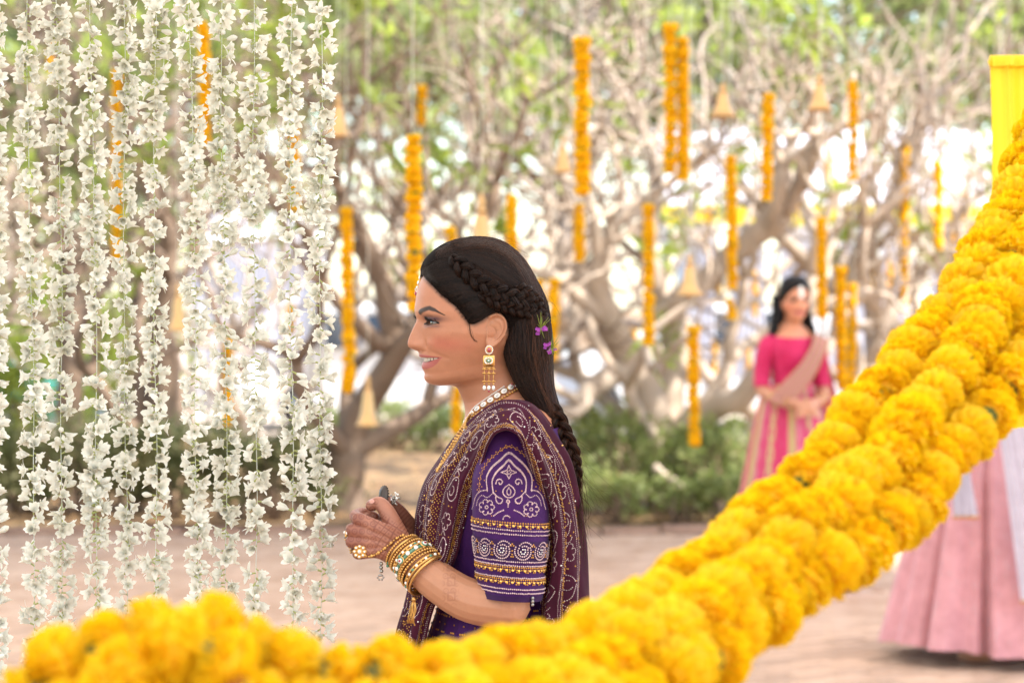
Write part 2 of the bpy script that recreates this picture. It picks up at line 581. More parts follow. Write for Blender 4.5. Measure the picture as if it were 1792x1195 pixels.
def leaves_at(tips, rng, prob, m, t, L=(.14, .28), name='crown', num=(4, 9)):
    C, D, U, LL = [], [], [], []
    for p, d, r in tips:
        if rng.random() > prob:
            continue
        for k in range(rng.integers(*num)):
            v = norm(d * .5 + rng.normal(0, .8, 3) + [0, 0, .1])
            C.append(p); D.append(v); U.append(norm(rng.normal(0, .5, 3) + [0, 0, 1])); LL.append(rng.uniform(*L))
    if not C:
        C, D, U, LL = [tips[0][0]], [tips[0][1]], [[0, 0, 1.]], [.2]
    LL = np.array(LL)
    V, F = leaf_quads(np.array(C), np.array(D), np.array(U), LL, LL * .3)
    MB().add(V, F).obj(name, m, t, smooth=False)


def plumeria(px, d, seed, label, trunks, depth=5, lean=(0, 0, 0), leafp=.2, L0=.75, r0=.11, h0=.55, m='bark', extra=None, group='plumeria trees'):
    rng = np.random.default_rng(seed)
    x = place(px, d)
    t = empty('plumeria_tree', (x, d, 0.02), label, 'tree', group)
    mb = MB()
    tips = []
    base = np.array([x, d, -.05])
    top = base + np.array([lean[0] * .5, lean[1] * .5, h0])
    mb.add(*tube(cr([base, base + [lean[0] * .1, 0, h0 * .5], top], 8), np.linspace(r0 * 1.5, r0 * 1.1, 8), 10))
    for k in range(trunks):
        a = 6.283 * k / trunks + rng.uniform(-.4, .4)
        dd = norm(np.array([math.cos(a) * 1.1 + lean[0], math.sin(a) * .8 + lean[1], .75]))
        grow(mb, top - [0, 0, .05], dd, r0 * rng.uniform(.55, .8), L0 * rng.uniform(.9, 1.2), depth, tips, rng)
    if extra:
        for pts, ra, rb_, dep in extra:
            Pt = limb(mb, pts, ra, rb_)
            for j in (8, 11, 13):
                dd = norm(Pt[j] - Pt[j - 2])
                grow(mb, Pt[j], norm(dd + rng.normal(0, .5, 3) + [0, 0, .3]), rb_ * .75, .6, dep, tips, rng)
    mb.obj('trunk', M[m], t)
    leaves_at(tips, rng, leafp, M['leaf'], t)
    return t


A = lambda *q: [P(*k) for k in q]
exA = [(A((1165, 790, 17.4), (1150, 720, 17.4), (1100, 640, 17.3), (1060, 560, 17.1), (1045, 480, 17.0), (1075, 400, 16.9)), .16, .06, 4),
       (A((1170, 790, 17.5), (1165, 700, 17.5), (1185, 620, 17.6), (1160, 520, 17.6), (1130, 420, 17.5), (1150, 330, 17.4)), .15, .05, 4),
       (A((1175, 770, 17.4), (1235, 720, 17.2), (1300, 690, 16.9), (1345, 640, 16.7), (1390, 560, 16.6), (1420, 480, 16.5)), .12, .05, 4),
       (A((1095, 640, 17.3), (1040, 680, 17.0), (1000, 720, 16.8), (960, 720, 16.7)), .10, .05, 3),
       (A((1160, 560, 17.5), (1230, 490, 17.3), (1300, 430, 17.1), (1375, 378, 16.9)), .10, .085, 2),
       (A((1060, 560, 17.1), (990, 500, 16.9), (930, 470, 16.8), (880, 400, 16.6)), .06, .03, 3)]
plumeria(1165, 17.4, 11, 'spreading plumeria with a thick forked pale trunk, behind the bride\'s back', 3, 5, (0, -.1, 0), .16, extra=exA)
exB = [(A((600, 830, 17.2), (605, 770, 17.2), (640, 700, 17.1), (690, 620, 17.0), (675, 520, 16.9), (640, 430, 16.8), (600, 330, 16.6)), .13, .05, 4),
       (A((640, 700, 17.1), (720, 590, 16.8), (800, 520, 16.6), (830, 430, 16.5), (870, 320, 16.3)), .09, .04, 4),
       (A((690, 620, 17.0), (620, 560, 16.6), (560, 480, 16.4), (540, 400, 16.2)), .07, .03, 4)]
plumeria(600, 17.2, 23, 'plumeria with a dark leaning trunk by the edge of the flower strings', 3, 5, (.1, -.1, 0), .3, m='barkm', extra=exB)
exC = [(A((285, 840, 18.0), (290, 700, 18.0), (280, 560, 17.9), (300, 430, 17.8), (260, 320, 17.6)), .14, .06, 4),
       (A((120, 840, 18.4), (128, 640, 18.4), (125, 470, 18.3), (90, 330, 18.2)), .12, .05, 4)]
plumeria(270, 18.0, 31, 'plumeria with two upright trunks seen through the white flower strings', 3, 5, (0, 0, 0), .2, m='barkm', extra=exC)
exD = [(A((1520, 820, 18.6), (1500, 690, 18.5), (1480, 560, 18.3), (1500, 450, 18.1), (1560, 350, 17.9), (1600, 250, 17.7)), .11, .05, 4),
       (A((1480, 560, 18.3), (1420, 470, 18.0), (1370, 420, 17.8), (1310, 330, 17.6)), .07, .04, 4)]
plumeria(1530, 18.6, 43, 'plumeria with slender pale limbs behind the woman in hot pink', 3, 5, (0, -.1, 0), .16, extra=exD)
plumeria(1850, 17.6, 57, 'plumeria reaching in beside the yellow drape', 4, 5, (-.5, -.2, 0), .25, L0=.85)
plumeria(-150, 18.0, 61, 'plumeria reaching in past the outermost flower string', 4, 5, (.3, -.1, 0), .25, L0=.85)
plumeria(880, 21.5, 71, 'plumeria standing deeper in the garden between two thicker trees', 3, 4, (0, 0, 0), .2, L0=.9, r0=.13)
plumeria(430, 22.5, 77, 'plumeria deeper in the garden behind the flower strings', 3, 4, (0, 0, 0), .25, L0=.9)
plumeria(1330, 22.5, 83, 'plumeria deeper in the garden before the white tent', 3, 4, (0, 0, 0), .18, L0=.95, r0=.13)

# a pale fallen stick in the bed
mb = MB(); limb(mb, [P(1145, 818, 16.75) + [0, 0, .0], P(1185, 845, 16.7), P(1235, 880, 16.7)], .028, .018)
o = mb.obj('fallen_branch', M['bark'])
tag(o, 'bare pale stick leaning in the green shrubs of the bed', 'branch')

# leafy trees beyond the garden
def leafy(x, y, h, rx, n, seed, label, leaf=.2, m='leaf2', low=0.0):
    rng = np.random.default_rng(seed)
    t = empty('broadleaf_tree', (x, y, -.05), label, 'tree', 'leafy trees beyond the garden')
    mb = MB(); tips = []
    b0 = np.array([x, y, -.05])
    top = b0 + [rng.normal(0, .2), 0, h * .35]
    mb.add(*tube(cr([b0, (b0 + top) / 2 + rng.normal(0, .1, 3), top], 8), np.linspace(.24, .16, 8), 9))
    for k in range(5):
        a = 6.283 * k / 5 + rng.uniform(-.4, .4)
        grow(mb, top, [math.cos(a), math.sin(a), .9], .10, h * .22, 3, tips, rng, .7, .3)
    mb.obj('trunk', M['barkd'], t)
    ncl = 46
    u = norm(rng.normal(0, 1, (ncl, 3))) * (rng.uniform(.25, 1, (ncl, 1)) ** .5)
    cc = u * [rx, rx, h * (.26 + low * .5)] + [x, y, h * (.73 - low)]
    sz = rng.uniform(.10, .24, ncl) * rx
    i = rng.integers(0, ncl, n)
    C = cc[i] + rng.normal(0, 1, (n, 3)) * sz[i][:, None] * [1, 1, .75]
    C[:, 2] = np.maximum(C[:, 2], h * (.38 - low * 1.2))
    D = rng.normal(0, 1, (n, 3))
    V, F = leaf_quads(C, D, norm(rng.normal(0, .7, (n, 3)) + [0, 0, 1]), rng.uniform(.7, 1.4, n) * leaf, rng.uniform(.45, .7, n) * leaf)
    MB().add(V, F).obj('crown', M[m], t, smooth=False)


k = 0
for px_, d_, h_, rx_, n_ in ((-200, 33, 8, 2.6, 2600), (120, 36, 8.5, 2.8, 6000), (470, 38, 8.5, 2.6, 6000), (700, 34.8, 7.5, 2.2, 5000), (980, 40, 9, 2.6, 5000),
                             (1220, 36, 8, 2.3, 5000), (1500, 39, 8.5, 2.5, 5000), (1740, 35.5, 8, 2.5, 6000), (2000, 36, 8, 2.5, 4000),
                             (-50, 50, 11, 4, 5000), (420, 52, 11, 4, 5000), (850, 55, 11, 4, 5000), (1250, 52, 11, 4, 5000), (1700, 54, 11, 4, 5000), (2150, 52, 11, 4, 4000)):
    leafy(place(px_, d_), d_, h_, rx_, int(n_ * (.5 if d_ < 45 else .35)), 100 + k, ('broad leafy tree in the row just past the parked cars' if d_ < 45 else 'taller leafy tree in the farthest row'), .22 if d_ < 45 else .34)
    k += 1
leafy(place(40, 28.6), 28.6, 5.6, 1.5, 3800, 301, 'lower bushy tree behind the outer tuberose strings', .16, 'leaf2', .2)
leafy(place(265, 29.2), 29.2, 6.0, 1.3, 3200, 302, 'lower bushy tree behind the middle tuberose strings', .16, 'leaf2', .16)
# an overhanging leafy bough, top centre-left
rng = np.random.default_rng(5)
t = empty('leafy_tree', (place(-350, 14.2), 14.2, -.02), 'bright green leafy bough hanging in from above beside the flower strings', 'tree')
mb = MB(); tips = []
for a0, a1 in (((-200, -420, 14), (560, -40, 13.2)), ((-200, -420, 14), (640, -10, 13.1)), ((-200, -420, 14), (500, 20, 13.3)), ((-200, -420, 14), (690, -60, 13.0)), ((-200, -420, 14), (440, 10, 13.2)), ((-200, -420, 14), (330, -40, 13.2))):
    p0, p1 = P(*a0), P(*a1)
    Pt = limb(mb, [p0, (p0 + p1) / 2 + [0, 0, .15], p1], .03, .012, 8, 6)
    for j in range(5, 8):
        for q in range(3):
            tips.append((Pt[j] + rng.normal(0, .09, 3), norm(rng.normal(0, 1, 3) + [0, 0, -.3]), .01))
mb.add(*tube(cr([np.array([place(-350, 14.2), 14.2, -.05]), np.array([place(-330, 14.2), 14.2, 2.0]), P(-200, -420, 14)], 10), np.linspace(.09, .05, 10), 8))
mb.obj('trunk', M['bark'], t)
leaves_at(tips, rng, 1.0, M['leaf'], t, (.08, .15), num=(6, 11))

# ------------------------------------------------------------------ parked cars, tent, scooter
def car(px0, d, length, label, facing=1, rot=0.0):
    """small hatchback; px0 = photo column of its tail end"""
    x = place(px0, d) + length / 2 * facing
    t = empty('parked_car', (x, d, 0), label, 'car', 'white cars parked on the path')
    W = .84

    def T(V):
        V = np.asarray(V, float).copy()
        V[..., 0] *= facing
        return V + [x, d, 0]
    S = length / 4.0
    prof = np.array([(-2.0, .32), (-1.98, .55), (-1.95, .80), (-1.90, .98), (-1.55, 1.42), (-1.2, 1.50), (-.3, 1.52), (.25, 1.45), (.95, 1.02), (1.65, .92), (1.93, .78), (2.0, .52), (1.98, .30)]) * [S, 1]
    low = np.array([(2.0 - i * 4.0 / 12, .22) for i in range(13)])[::-1] * [S, 1]
    rows = []
    pr = cr(prof, 40)
    for yy, k in ((-W, 0.0), (-W * .99, .5), (-W * .9, .95), (0, 1.0), (W * .9, .95), (W * .99, .5), (W, 0.0)):
        q = pr.copy()
        sh = np.clip((q[:, 1] - .95) / .6, 0, 1)
        yv = yy * (1 - .18 * sh)
        q2 = np.stack([q[:, 0] * (.985 + .015 * k), yv if np.ndim(yv) else np.full(len(q), yv), .3 + (q[:, 1] - .3) * (.97 + .03 * k)], 1)
        rows.append(q2)
    V = np.array(rows)
    b = MB().add(T(V.reshape(-1, 3)), gridF(7, 40))
    # side skirts down to sill
    for r_ in (V[0], V[-1]):
        base = r_.copy(); base[:, 2] = .22
        b.add(T(np.concatenate([r_, base])), gridF(2, 40))
    b.obj('body', M['white_paint'], t)

    def pane(name, pts, m, off):
        for sy in (-1, 1):
            q = []
            for (xx, zz) in pts:
                sh = min(max((zz - .95) / .6, 0), 1)
                q.append((xx * S, sy * (W * (1 - .18 * sh) + off), zz))
            q2 = [(a, b_ - sy * .02, c) for a, b_, c in q]
            n = len(q)
            MB().add(T(q + q2), [np.array([list(range(n))]), np.array([[i, (i + 1) % n, n + (i + 1) % n, n + i] for i in range(n)])]).obj(name, m, t, smooth=False)
    pane('window', [(-1.45, 1.0), (-1.2, 1.38), (-.62, 1.43), (-.62, 1.0)], M['glass'], .012)
    pane('window', [(-.54, 1.0), (-.54, 1.43), (.1, 1.40), (.62, 1.02)], M['glass'], .012)
    for xx in (-1.25, 1.28):
        for sy in (-1, 1):
            w = MB().add(*lathe([(.0, -.09), (.2, -.1), (.29, -.09), (.305, -.05), (.305, .05), (.29, .09), (.2, .1), (0, .09)], 20, T(np.array([xx * S, sy * (W - .06), .305])), (0, 1, 0))).obj('wheel', M['rubber'], t)
            MB().add(*lathe([(0, -.02), (.18, -.015), (.19, .0), (.18, .015), (0, .02)], 14, T(np.array([xx * S, sy * (W + .045), .305])), (0, 1, 0))).obj('rim', M['alloy'], w)
    for sy in (-1, 1):
        MB().add(*ball(T(np.array([-1.93 * S, sy * .68, .92])), .1, 7, 8, (.5, 1.2, 1.4))).obj('tail_light', M['redlens'], t)
        MB().add(*ball(T(np.array([1.86 * S, sy * .62, .76])), .1, 7, 8, (1, 1.4, .8))).obj('headlight', M['clearlens'], t)
        MB().add(*ball(T(np.array([.62 * S, sy * (W + .09), 1.04])), .08, 6, 8, (.7, 1, .7))).obj('mirror', M['white_paint'], t)
    pane('door_handle', [(-.5, .93), (-.5, .955), (-.3, .955), (-.3, .93)], M['alloy'], .03)


car(436, 29.6, 4.1, 'white hatchback with a red tail light, parked behind the leaning trunk', 1)
car(1500, 30.2, 4.0, 'white hatchback parked behind the forked plumeria trunk', -1)

# white marquee
tn = empty('marquee_tent', (place(1470, 25.6), 25.6, 0), 'white and lavender cloth marquee hung with marigold strings behind the plumeria', 'tent')
x0, x1 = place(1190, 25.6), place(1800, 25.6)
yy0, yy1 = 25.6, 28.2
for xx in (x0, (x0 + x1) / 2, x1):
    for yv in (yy0, yy1):
        MB().add(*tube([[xx, yv, 0], [xx, yv, 1.4], [xx, yv, 2.75]], .04, 8)).obj('pole', M['alloy'], tn)
ridge = [np.array([[x0 - .2, yy0 - .25, 2.55], [x0 - .2, (yy0 + yy1) / 2, 3.5], [x0 - .2, yy1 + .2, 2.6]]), np.array([[x1 + .2, yy0 - .25, 2.55], [x1 + .2, (yy0 + yy1) / 2, 3.5], [x1 + .2, yy1 + .2, 2.6]])]
tt = np.linspace(0, 1, 24)[:, None, None]
g = ridge[0][None] * (1 - tt) + ridge[1][None] * tt
g = np.stack([cr(q, 13) for q in g])
g[..., 2] -= .07 * np.sin(np.linspace(0, 4 * np.pi, 24))[:, None] ** 2
MB().add(g.reshape(-1, 3), gridF(24, 13)).obj('roof', M['tent'], tn)
for k in range(7):
    a, b_ = x0 + (x1 - x0) * k / 7 + .02, x0 + (x1 - x0) * (k + .72) / 7
    u = np.linspace(0, 1, 30); z = np.linspace(.75, 2.5, 12)
    U, Z = np.meshgrid(u, z, indexing='ij')
    g = np.stack([a + (b_ - a) * U, yy0 + .1 + .05 * np.sin(U * 38 + k) * (1.2 - .3 * Z), Z], -1)
    MB().add(g.reshape(-1, 3), gridF(30, 12)).obj('curtain', M['tent'], tn)
u = np.linspace(0, 1, 60); z = np.linspace(0, 1, 4)
U, Z = np.meshgrid(u, z, indexing='ij')
g = np.stack([x0 - .2 + (x1 - x0 + .4) * U, yy0 - .26 + 0 * U, 2.56 - Z * (.18 + .05 * np.abs(np.sin(U * 60)))], -1)
MB().add(g.reshape(-1, 3), gridF(60, 4)).obj('valance', M['yellow'], tn)

tn = empty('side_tent', (place(385, 26.5), 26.5, 0), 'small lavender cloth tent seen through the flower strings', 'tent')
x0, x1 = place(335, 26.5), place(545, 26.5)
for xx in (x0, x1):
    for yv in (26.5, 28.0):
        MB().add(*tube([[xx, yv, 0], [xx, yv, 1.2], [xx, yv, 2.25]], .035, 8)).obj('pole', M['alloy'], tn)
for k in range(2):
    a, b_ = x0 + (x1 - x0) * k / 2, x0 + (x1 - x0) * (k + .95) / 2
    U, Z = np.meshgrid(np.linspace(0, 1, 24), np.linspace(.9, 2.2, 10), indexing='ij')
    g = np.stack([a + (b_ - a) * U, 26.55 + .04 * np.sin(U * 30 + k), Z], -1)
    MB().add(g.reshape(-1, 3), gridF(24, 10)).obj('curtain', M['tent'], tn)
cx = (x0 + x1) / 2
g = np.array([[[x0 - .15, 26.3, 2.2], [cx, 27.25, 2.9], [x1 + .15, 26.3, 2.2]], [[x0 - .15, 28.2, 2.2], [cx, 27.25, 2.92], [x1 + .15, 28.2, 2.2]]])
MB().add(np.array([[x0 - .15, 26.3, 2.2], [x1 + .15, 26.3, 2.2], [x1 + .15, 28.2, 2.2], [x0 - .15, 28.2, 2.2], [cx, 27.25, 2.85]]), np.array([[0, 1, 4], [1, 2, 4], [2, 3, 4], [3, 0, 4]])).obj('roof', M['tent'], tn, smooth=False)

# scooter
sx, sd = place(88, 27.8), 27.8
t = empty('motor_scooter', (sx, sd, 0), 'teal motor scooter with a dark seat parked beyond the hedge', 'scooter')
for k, xx in enumerate((-.62, .62)):
    w = MB().add(*lathe([(.14, -.05), (.21, -.05), (.235, 0), (.21, .05), (.14, .05), (.14, -.05)], 20, (sx + xx, sd, .235), (0, 1, 0))).obj('wheel', M['rubber'], t)
    MB().add(*lathe([(0, -.03), (.14, -.04), (.14, .04), (0, .03)], 14, (sx + xx, sd, .235), (0, 1, 0))).obj('rim', M['alloy'], w)
body = cr([(-.75, .45), (-.5, .62), (-.1, .6), (0.0, .34), (.25, .32), (.42, .6), (.5, .95)], 24)
MB().add(*tube(np.stack([sx + body[:, 0], np.full(24, sd), body[:, 1]], 1), np.interp(np.linspace(0, 1, 24), [0, .2, .45, .6, .8, 1], [.1, .19, .15, .07, .14, .09]), 12, flat=1.3)).obj('body', M['teal'], t)
MB().add(*tube(cr([[sx - .8, sd, .78], [sx - .4, sd, .80], [sx + .02, sd, .74]], 10), [.06, .1, .12, .13, .13, .13, .12, .12, .1, .06], 10, flat=.5)).obj('seat', M['rubber'], t)
MB().add(*tube(cr([[sx + .40, sd - .32, 1.02], [sx + .5, sd - .12, .98], [sx + .5, sd + .12, .98], [sx + .40, sd + .32, 1.02]], 12), .022, 8)).obj('handlebar', M['rubber'], t)
MB().add(*ball((sx + .58, sd, .92), .08, 7, 10)).obj('headlight', M['clearlens'], t)

# ------------------------------------------------------------------ added cloth canopy, unseen above the picture, to shade the court
t = empty('added_shade_canopy', (-9, -6, 0), 'added white cloth canopy out of view that shades the paved court', 'canopy')
U, Z = np.meshgrid(np.linspace(-9, 5.0, 40), np.linspace(-6, 15.2, 50), indexing='ij')
g = np.stack([U, Z, 3.95 + .10 * np.cos(U * .9) * np.cos(Z * .7) + .03 * np.sin(U * 3)], -1)
MB().add(g.reshape(-1, 3), gridF(40, 50)).obj('cloth', M['canopy'], t)
for xx in (-9, 5.0):
    for yy in (-6, 3, 9, 15.2):
        MB().add(*tube([[xx, yy, -.05], [xx, yy, 2], [xx, yy, 4.05]], .05, 10)).obj('pole', M['bamboo'], t)
# ------------------------------------------------------------------ tuberose strings
def tuberose(seed, opening, size=1.0):
    r = np.random.default_rng(seed)
    b = MB()
    L0 = .011
    # green stalk and pale tube
    b.add(*tube([[0, 0, 0], [.004, 0, .0003], [.008, 0, .0005]], [.0011, .0014, .0017], 5, caps=False), 1)
    b.add(*tube([[.0075, 0, .0005], [.010, 0, .0008], [.013, 0, .001]], [.0018, .0024, .0034], 6, caps=False), 0)
    for whorl in range(3):
        for k in range(3):
            a = 2.094 * k + 1.047 * whorl + r.normal(0, .2)
            op = math.radians(opening) * (1.12, .85, .5)[whorl] * r.uniform(.7, 1.3)
            L = (.0170, .0160, .0115)[whorl] * r.uniform(.85, 1.15); W = (.0102, .0102, .008)[whorl] * r.uniform(.88, 1.15)
            rows = []
            x, q = .011, .0022
            for i, t in enumerate((0, .25, .55, .82, 1.0)):
                w = W * (.4, .9, 1.0, .80, .16)[i]
                cup = (.0004, .0018, .0022, .0012, 0)[i]
                row = []
                for s in (-.5, 0, .5):
                    rad = q - (0 if s == 0 else -cup * .9) - (cup if s == 0 else 0) * -1.0
                    # petal plane spanned by tangent; edges curl towards the axis
                    rr = q + (cup * .2 if s == 0 else -cup)
                    row.append((x, rr, s * w))
                rows.append(row)
                st = L * (.25, .30, .27, .18, 0)[i]
                o = op * (.75 + .55 * t)
                x += st * math.cos(o); q += st * math.sin(o)
            V = np.array(rows).reshape(-1, 3)
            c, s_ = math.cos(a), math.sin(a)
            V = np.stack([V[:, 0], V[:, 1] * c - V[:, 2] * s_, V[:, 1] * s_ + V[:, 2] * c], 1)
            b.add(V, gridF(5, 3), 0)
    me = b.mesh('flower', [M['tube_white'], M['tube_green']], smooth=True)
    return me


def tuber_bud(seed):
    r = np.random.default_rng(seed)
    b = MB()
    b.add(*tube([[0, 0, 0], [.004, 0, .0003], [.008, 0, .0005]], [.0011, .0014, .0018], 5, caps=False), 1)
    x = np.array([.008, .012, .017, .021, .024, .0255])
    b.add(*tube(np.stack([x, 0 * x, .0005 + (x - .008) * .12], 1), np.array([.0019, .0034, .0052, .0049, .0028, .0008]) * r.uniform(.9, 1.1), 7), 0)
    return b.mesh('flower', [M['tube_white'], M['tube_green']], smooth=True)


TUB = [tuberose(1, 44), tuberose(2, 56), tuberose(3, 32), tuberose(4, 48), tuberose(5, 66), tuberose(6, 24), tuber_bud(1), tuber_bud(2)]


def axes_matrix(xa, loc, scale, spin):
    xa = Vector(xa).normalized()
    q = xa.to_track_quat('X', 'Z')
    return Matrix.Translation(Vector(loc)) @ q.to_matrix().to_4x4() @ Matrix.Rotation(spin, 4, 'X') @ Matrix.Diagonal((scale, scale, scale, 1))


POLE_Z = 2.32
STRINGS = [  # x at top, x at bottom, distance, last row
    (48, 62, 3.84, 1190, 'a'), (101, 112, 3.90, 1118, 'a'), (160, 172, 3.86, 1065, 'clump'), (216, 222, 3.92, 1085, 'a'), (271, 272, 3.86, 1080, 'a'),
    (332, 350, 3.84, 1085, 'a'), (388, 398, 3.88, 1105, 'a'), (444, 448, 3.86, 1100, 'gap'), (508, 512, 3.84, 1118, 'a'), (562, 560, 3.88, 1120, 'a'), (-14, -8, 3.80, 1190, 'a')]
rng = np.random.default_rng(99)
for si, (xa, xb, d, ylast, kind) in enumerate(STRINGS):
    nth = ['tenth', 'ninth', 'eighth', 'seventh', 'sixth', 'fifth', 'fourth', 'third', 'second', 'first', 'eleventh'][si]
    lab = {'a': 'white tuberose string, %s one counted from the bride' % nth, 'clump': 'tuberose string with a thick bunch of blossoms low on it',
           'gap': 'tuberose string with a bare length of thread near its foot'}[kind]
    top = P(xa, 0, d); top[2] = POLE_Z
    t = empty('flower_string', top, lab, 'flower string', 'white tuberose strings')
    n = 60
    ys = np.linspace(-290, ylast + 6, n)
    ph = rng.uniform(0, 6.28, 3)
    wob = 2.2 * np.sin(ys / 150 + ph[0]) + 1.2 * np.sin(ys / 61 + ph[1])
    xs = np.interp(ys, [-290, 0, 1150], [xa, xa, xb]) + wob
    line = np.stack([P(a, b, d) for a, b in zip(xs, ys)])
    line[:, 2] = np.minimum(line[:, 2], POLE_Z)
    th = MB().add(*tube(line, .0006, 4, caps=False)).obj('thread', M['thread'], t)
    inv = Matrix.Translation(t.location).inverted()
    y = -40.0
    az = rng.uniform(0, 6.28)
    while y < ylast:
        if kind == 'gap' and 955 < y < 990:
            y += 8; continue
        dens = 6.3 + 1.6 * math.sin(y / 83 + ph[2]) + rng.normal(0, 1.1)
        if kind == 'clump' and 820 < y < 905:
            dens = 2.6
        if rng.random() < .035:
            dens += rng.uniform(6, 16)
        az += 2.6 + rng.normal(0, .65)
        # mostly sideways in the picture plane, some towards and away from the lens
        v = np.array([math.cos(az), .75 * math.sin(az), rng.choice([-.55, .35, 0]) + rng.normal(.0, .35)])
        p = np.array([np.interp(y, ys, line[:, 0]), d, CAMZ + (HOR - y) / FPX * d])
        me = TUB[rng.choice(8, p=[.2, .17, .16, .16, .08, .11, .07, .05])]
        o = bpy.data.objects.new('flower', me)
        sc = rng.uniform(.76, 1.06) * (1.12 if kind == 'clump' and 820 < y < 905 else 1.0)
        link(o, t)
        o.matrix_parent_inverse = inv
        o.matrix_basis = axes_matrix(v, p, sc, rng.uniform(0, 6.28))
        y += max(2.0, dens)

# timber rail carrying the strings, on two posts outside the picture
rail = empty('pergola', (-1.45, 3.87, 0), 'timber rail on two posts that carries the tuberose strings', 'pergola')
MB().add(*tube(cr([[-1.5, 3.87, POLE_Z + .012], [-.8, 3.87, POLE_Z + .02], [-.22, 3.87, POLE_Z + .012]], 12), .028, 10)).obj('rail', M['bamboo'], rail)
MB().add(*tube([[-1.45, 3.87, -.01], [-1.45, 3.87, 1.2], [-1.45, 3.87, POLE_Z + .05]], .035, 10)).obj('post', M['bamboo'], rail)
MB().add(*tube([[-.22, 3.87, POLE_Z + .03], [-.22, 3.3, POLE_Z + .35], [-.22, 2.6, POLE_Z + .4], [-1.45, 2.6, POLE_Z + .4], [-1.45, 3.87, POLE_Z + .03]], .025, 8)).obj('brace', M['bamboo'], rail)

# ------------------------------------------------------------------ marigolds
def marigold(seed, layers=6, lod=1):
    """pompon with its stalk axis along X, about 1 unit across"""
    r = np.random.default_rng(seed)
    b = MB()
    b.add(*ball((0, 0, 0), .33, 8, 10, (.62, 1, 1)), 1)
    b.add(*lathe([(.02, -.46), (.10, -.40), (.16, -.30), (.20, -.18)], 8, (0, 0, 0), (1, 0, 0)), 2)
    for l in range(layers):
        f = l / (layers - 1)
        tilt = math.radians(-38 + 118 * f)        # from backwards-leaning rim petals to the upright heart
        n = int(round((17, 17, 16, 13, 10, 6)[min(l, 5)]))
        for k in range(n):
            a = 6.283 * (k + .5 * (l % 2)) / n + r.normal(0, .09)
            tl = tilt + r.normal(0, .10)
            L = (.50 - .05 * f) * r.uniform(.93, 1.05)
            W = .235 * r.uniform(.85, 1.15)
            rows = []
            base = .10
            for i, t_ in enumerate((0, .45, .8, 1.0)):
                w = W * (.35, .8, 1.0, .85)[i]
                rr = base + (L - base) * t_
                ruff = (.0, .02, .045, .06)[i]
                cur = (0, .01, .0, -.045)[i]
                row = []
                for j, s in enumerate((-.5, -.17, .17, .5)):
                    off = ruff * (1 if j % 2 else -1) * r.uniform(.5, 1.1) + cur
                    row.append((rr * math.sin(tl) * .78 + off * math.cos(tl), rr * math.cos(tl) - off * math.sin(tl), s * w))
                rows.append(row)
            V = np.array(rows).reshape(-1, 3)
            c, s_ = math.cos(a), math.sin(a)
            V = np.stack([V[:, 0], V[:, 1] * c - V[:, 2] * s_, V[:, 1] * s_ + V[:, 2] * c], 1)
            b.add(V, gridF(4, 4), 0)
    return b.mesh('flower', [M['mari'], M['mari_in'], M['mari_g']], smooth=True)


MARI = [marigold(s) for s in range(5)]


def garland(name, pts, dia, spacing, label, group, rng, cat='garland', squash=(.85, 1.15), jitter=.08, thread_up=None, loc=None):
    """pts: Nx3 world polyline; marigolds threaded along it"""
    pts = np.asarray(pts, float)
    n = max(8, len(pts) * 6)
    C = cr(pts, n)
    seg = np.concatenate([[0], np.cumsum(np.linalg.norm(np.diff(C, axis=0), axis=1))])
    t = empty(name, C[0] if loc is None else loc, label, cat, group)
    inv = Matrix.Translation(t.location).inverted()
    line = C if thread_up is None else np.concatenate([[thread_up], C])
    MB().add(*tube(line, .0016, 4, caps=False)).obj('thread', M['thread'], t)
    s = dia * .3
    T = norm(np.gradient(C, axis=0))
    while s < seg[-1]:
        p = np.array([np.interp(s, seg, C[:, k]) for k in range(3)])
        ax = np.array([np.interp(s, seg, T[:, k]) for k in range(3)])
        ax = norm(ax * (1 if rng.random() < .5 else -1) + rng.normal(0, .13, 3))
        k = dia * rng.uniform(.90, 1.12)
        o = bpy.data.objects.new('flower', MARI[rng.integers(0, len(MARI))])
        link(o, t)
        o.matrix_parent_inverse = inv
        o.matrix_basis = axes_matrix(ax, p + rng.normal(0, jitter * dia, 3), k, rng.uniform(0, 6.28)) @ Matrix.Diagonal((rng.uniform(*squash), 1, 1, 1))
        s += spacing * dia * rng.uniform(.86, 1.14)
    return t


# the swag in front of the bride: three strands
S1 = [(1880, 60, 3.75), (1842, 180, 3.5), (1800, 300, 3.3), (1748, 420, 3.1), (1674, 530, 2.95), (1587, 632, 2.8), (1517, 722, 2.7), (1442, 812, 2.6), (1357, 890, 2.5), (1282, 955, 2.42),
      (1170, 1048, 2.3), (1060, 1120, 2.2), (950, 1158, 2.1), (830, 1176, 2.05), (700, 1186, 2.0), (600, 1184, 2.0), (500, 1165, 2.0), (400, 1145, 2.0), (300, 1105, 2.0), (205, 1120, 2.0), (120, 1168, 1.98), (40, 1235, 1.96), (-90, 1340, 1.95)]
S2 = [(1905, 210, 3.45), (1860, 330, 3.25), (1800, 430, 3.05), (1740, 535, 2.9), (1674, 635, 2.76), (1612, 725, 2.66), (1545, 808, 2.56), (1465, 893, 2.47), (1387, 958, 2.4), (1292, 1030, 2.3), (1190, 1102, 2.2), (1090, 1160, 2.12), (980, 1205, 2.04),
      (860, 1240, 2.0), (700, 1262, 1.95), (540, 1255, 1.94), (400, 1215, 1.93), (290, 1180, 1.92), (190, 1215, 1.92), (60, 1310, 1.92), (-80, 1400, 1.92)]
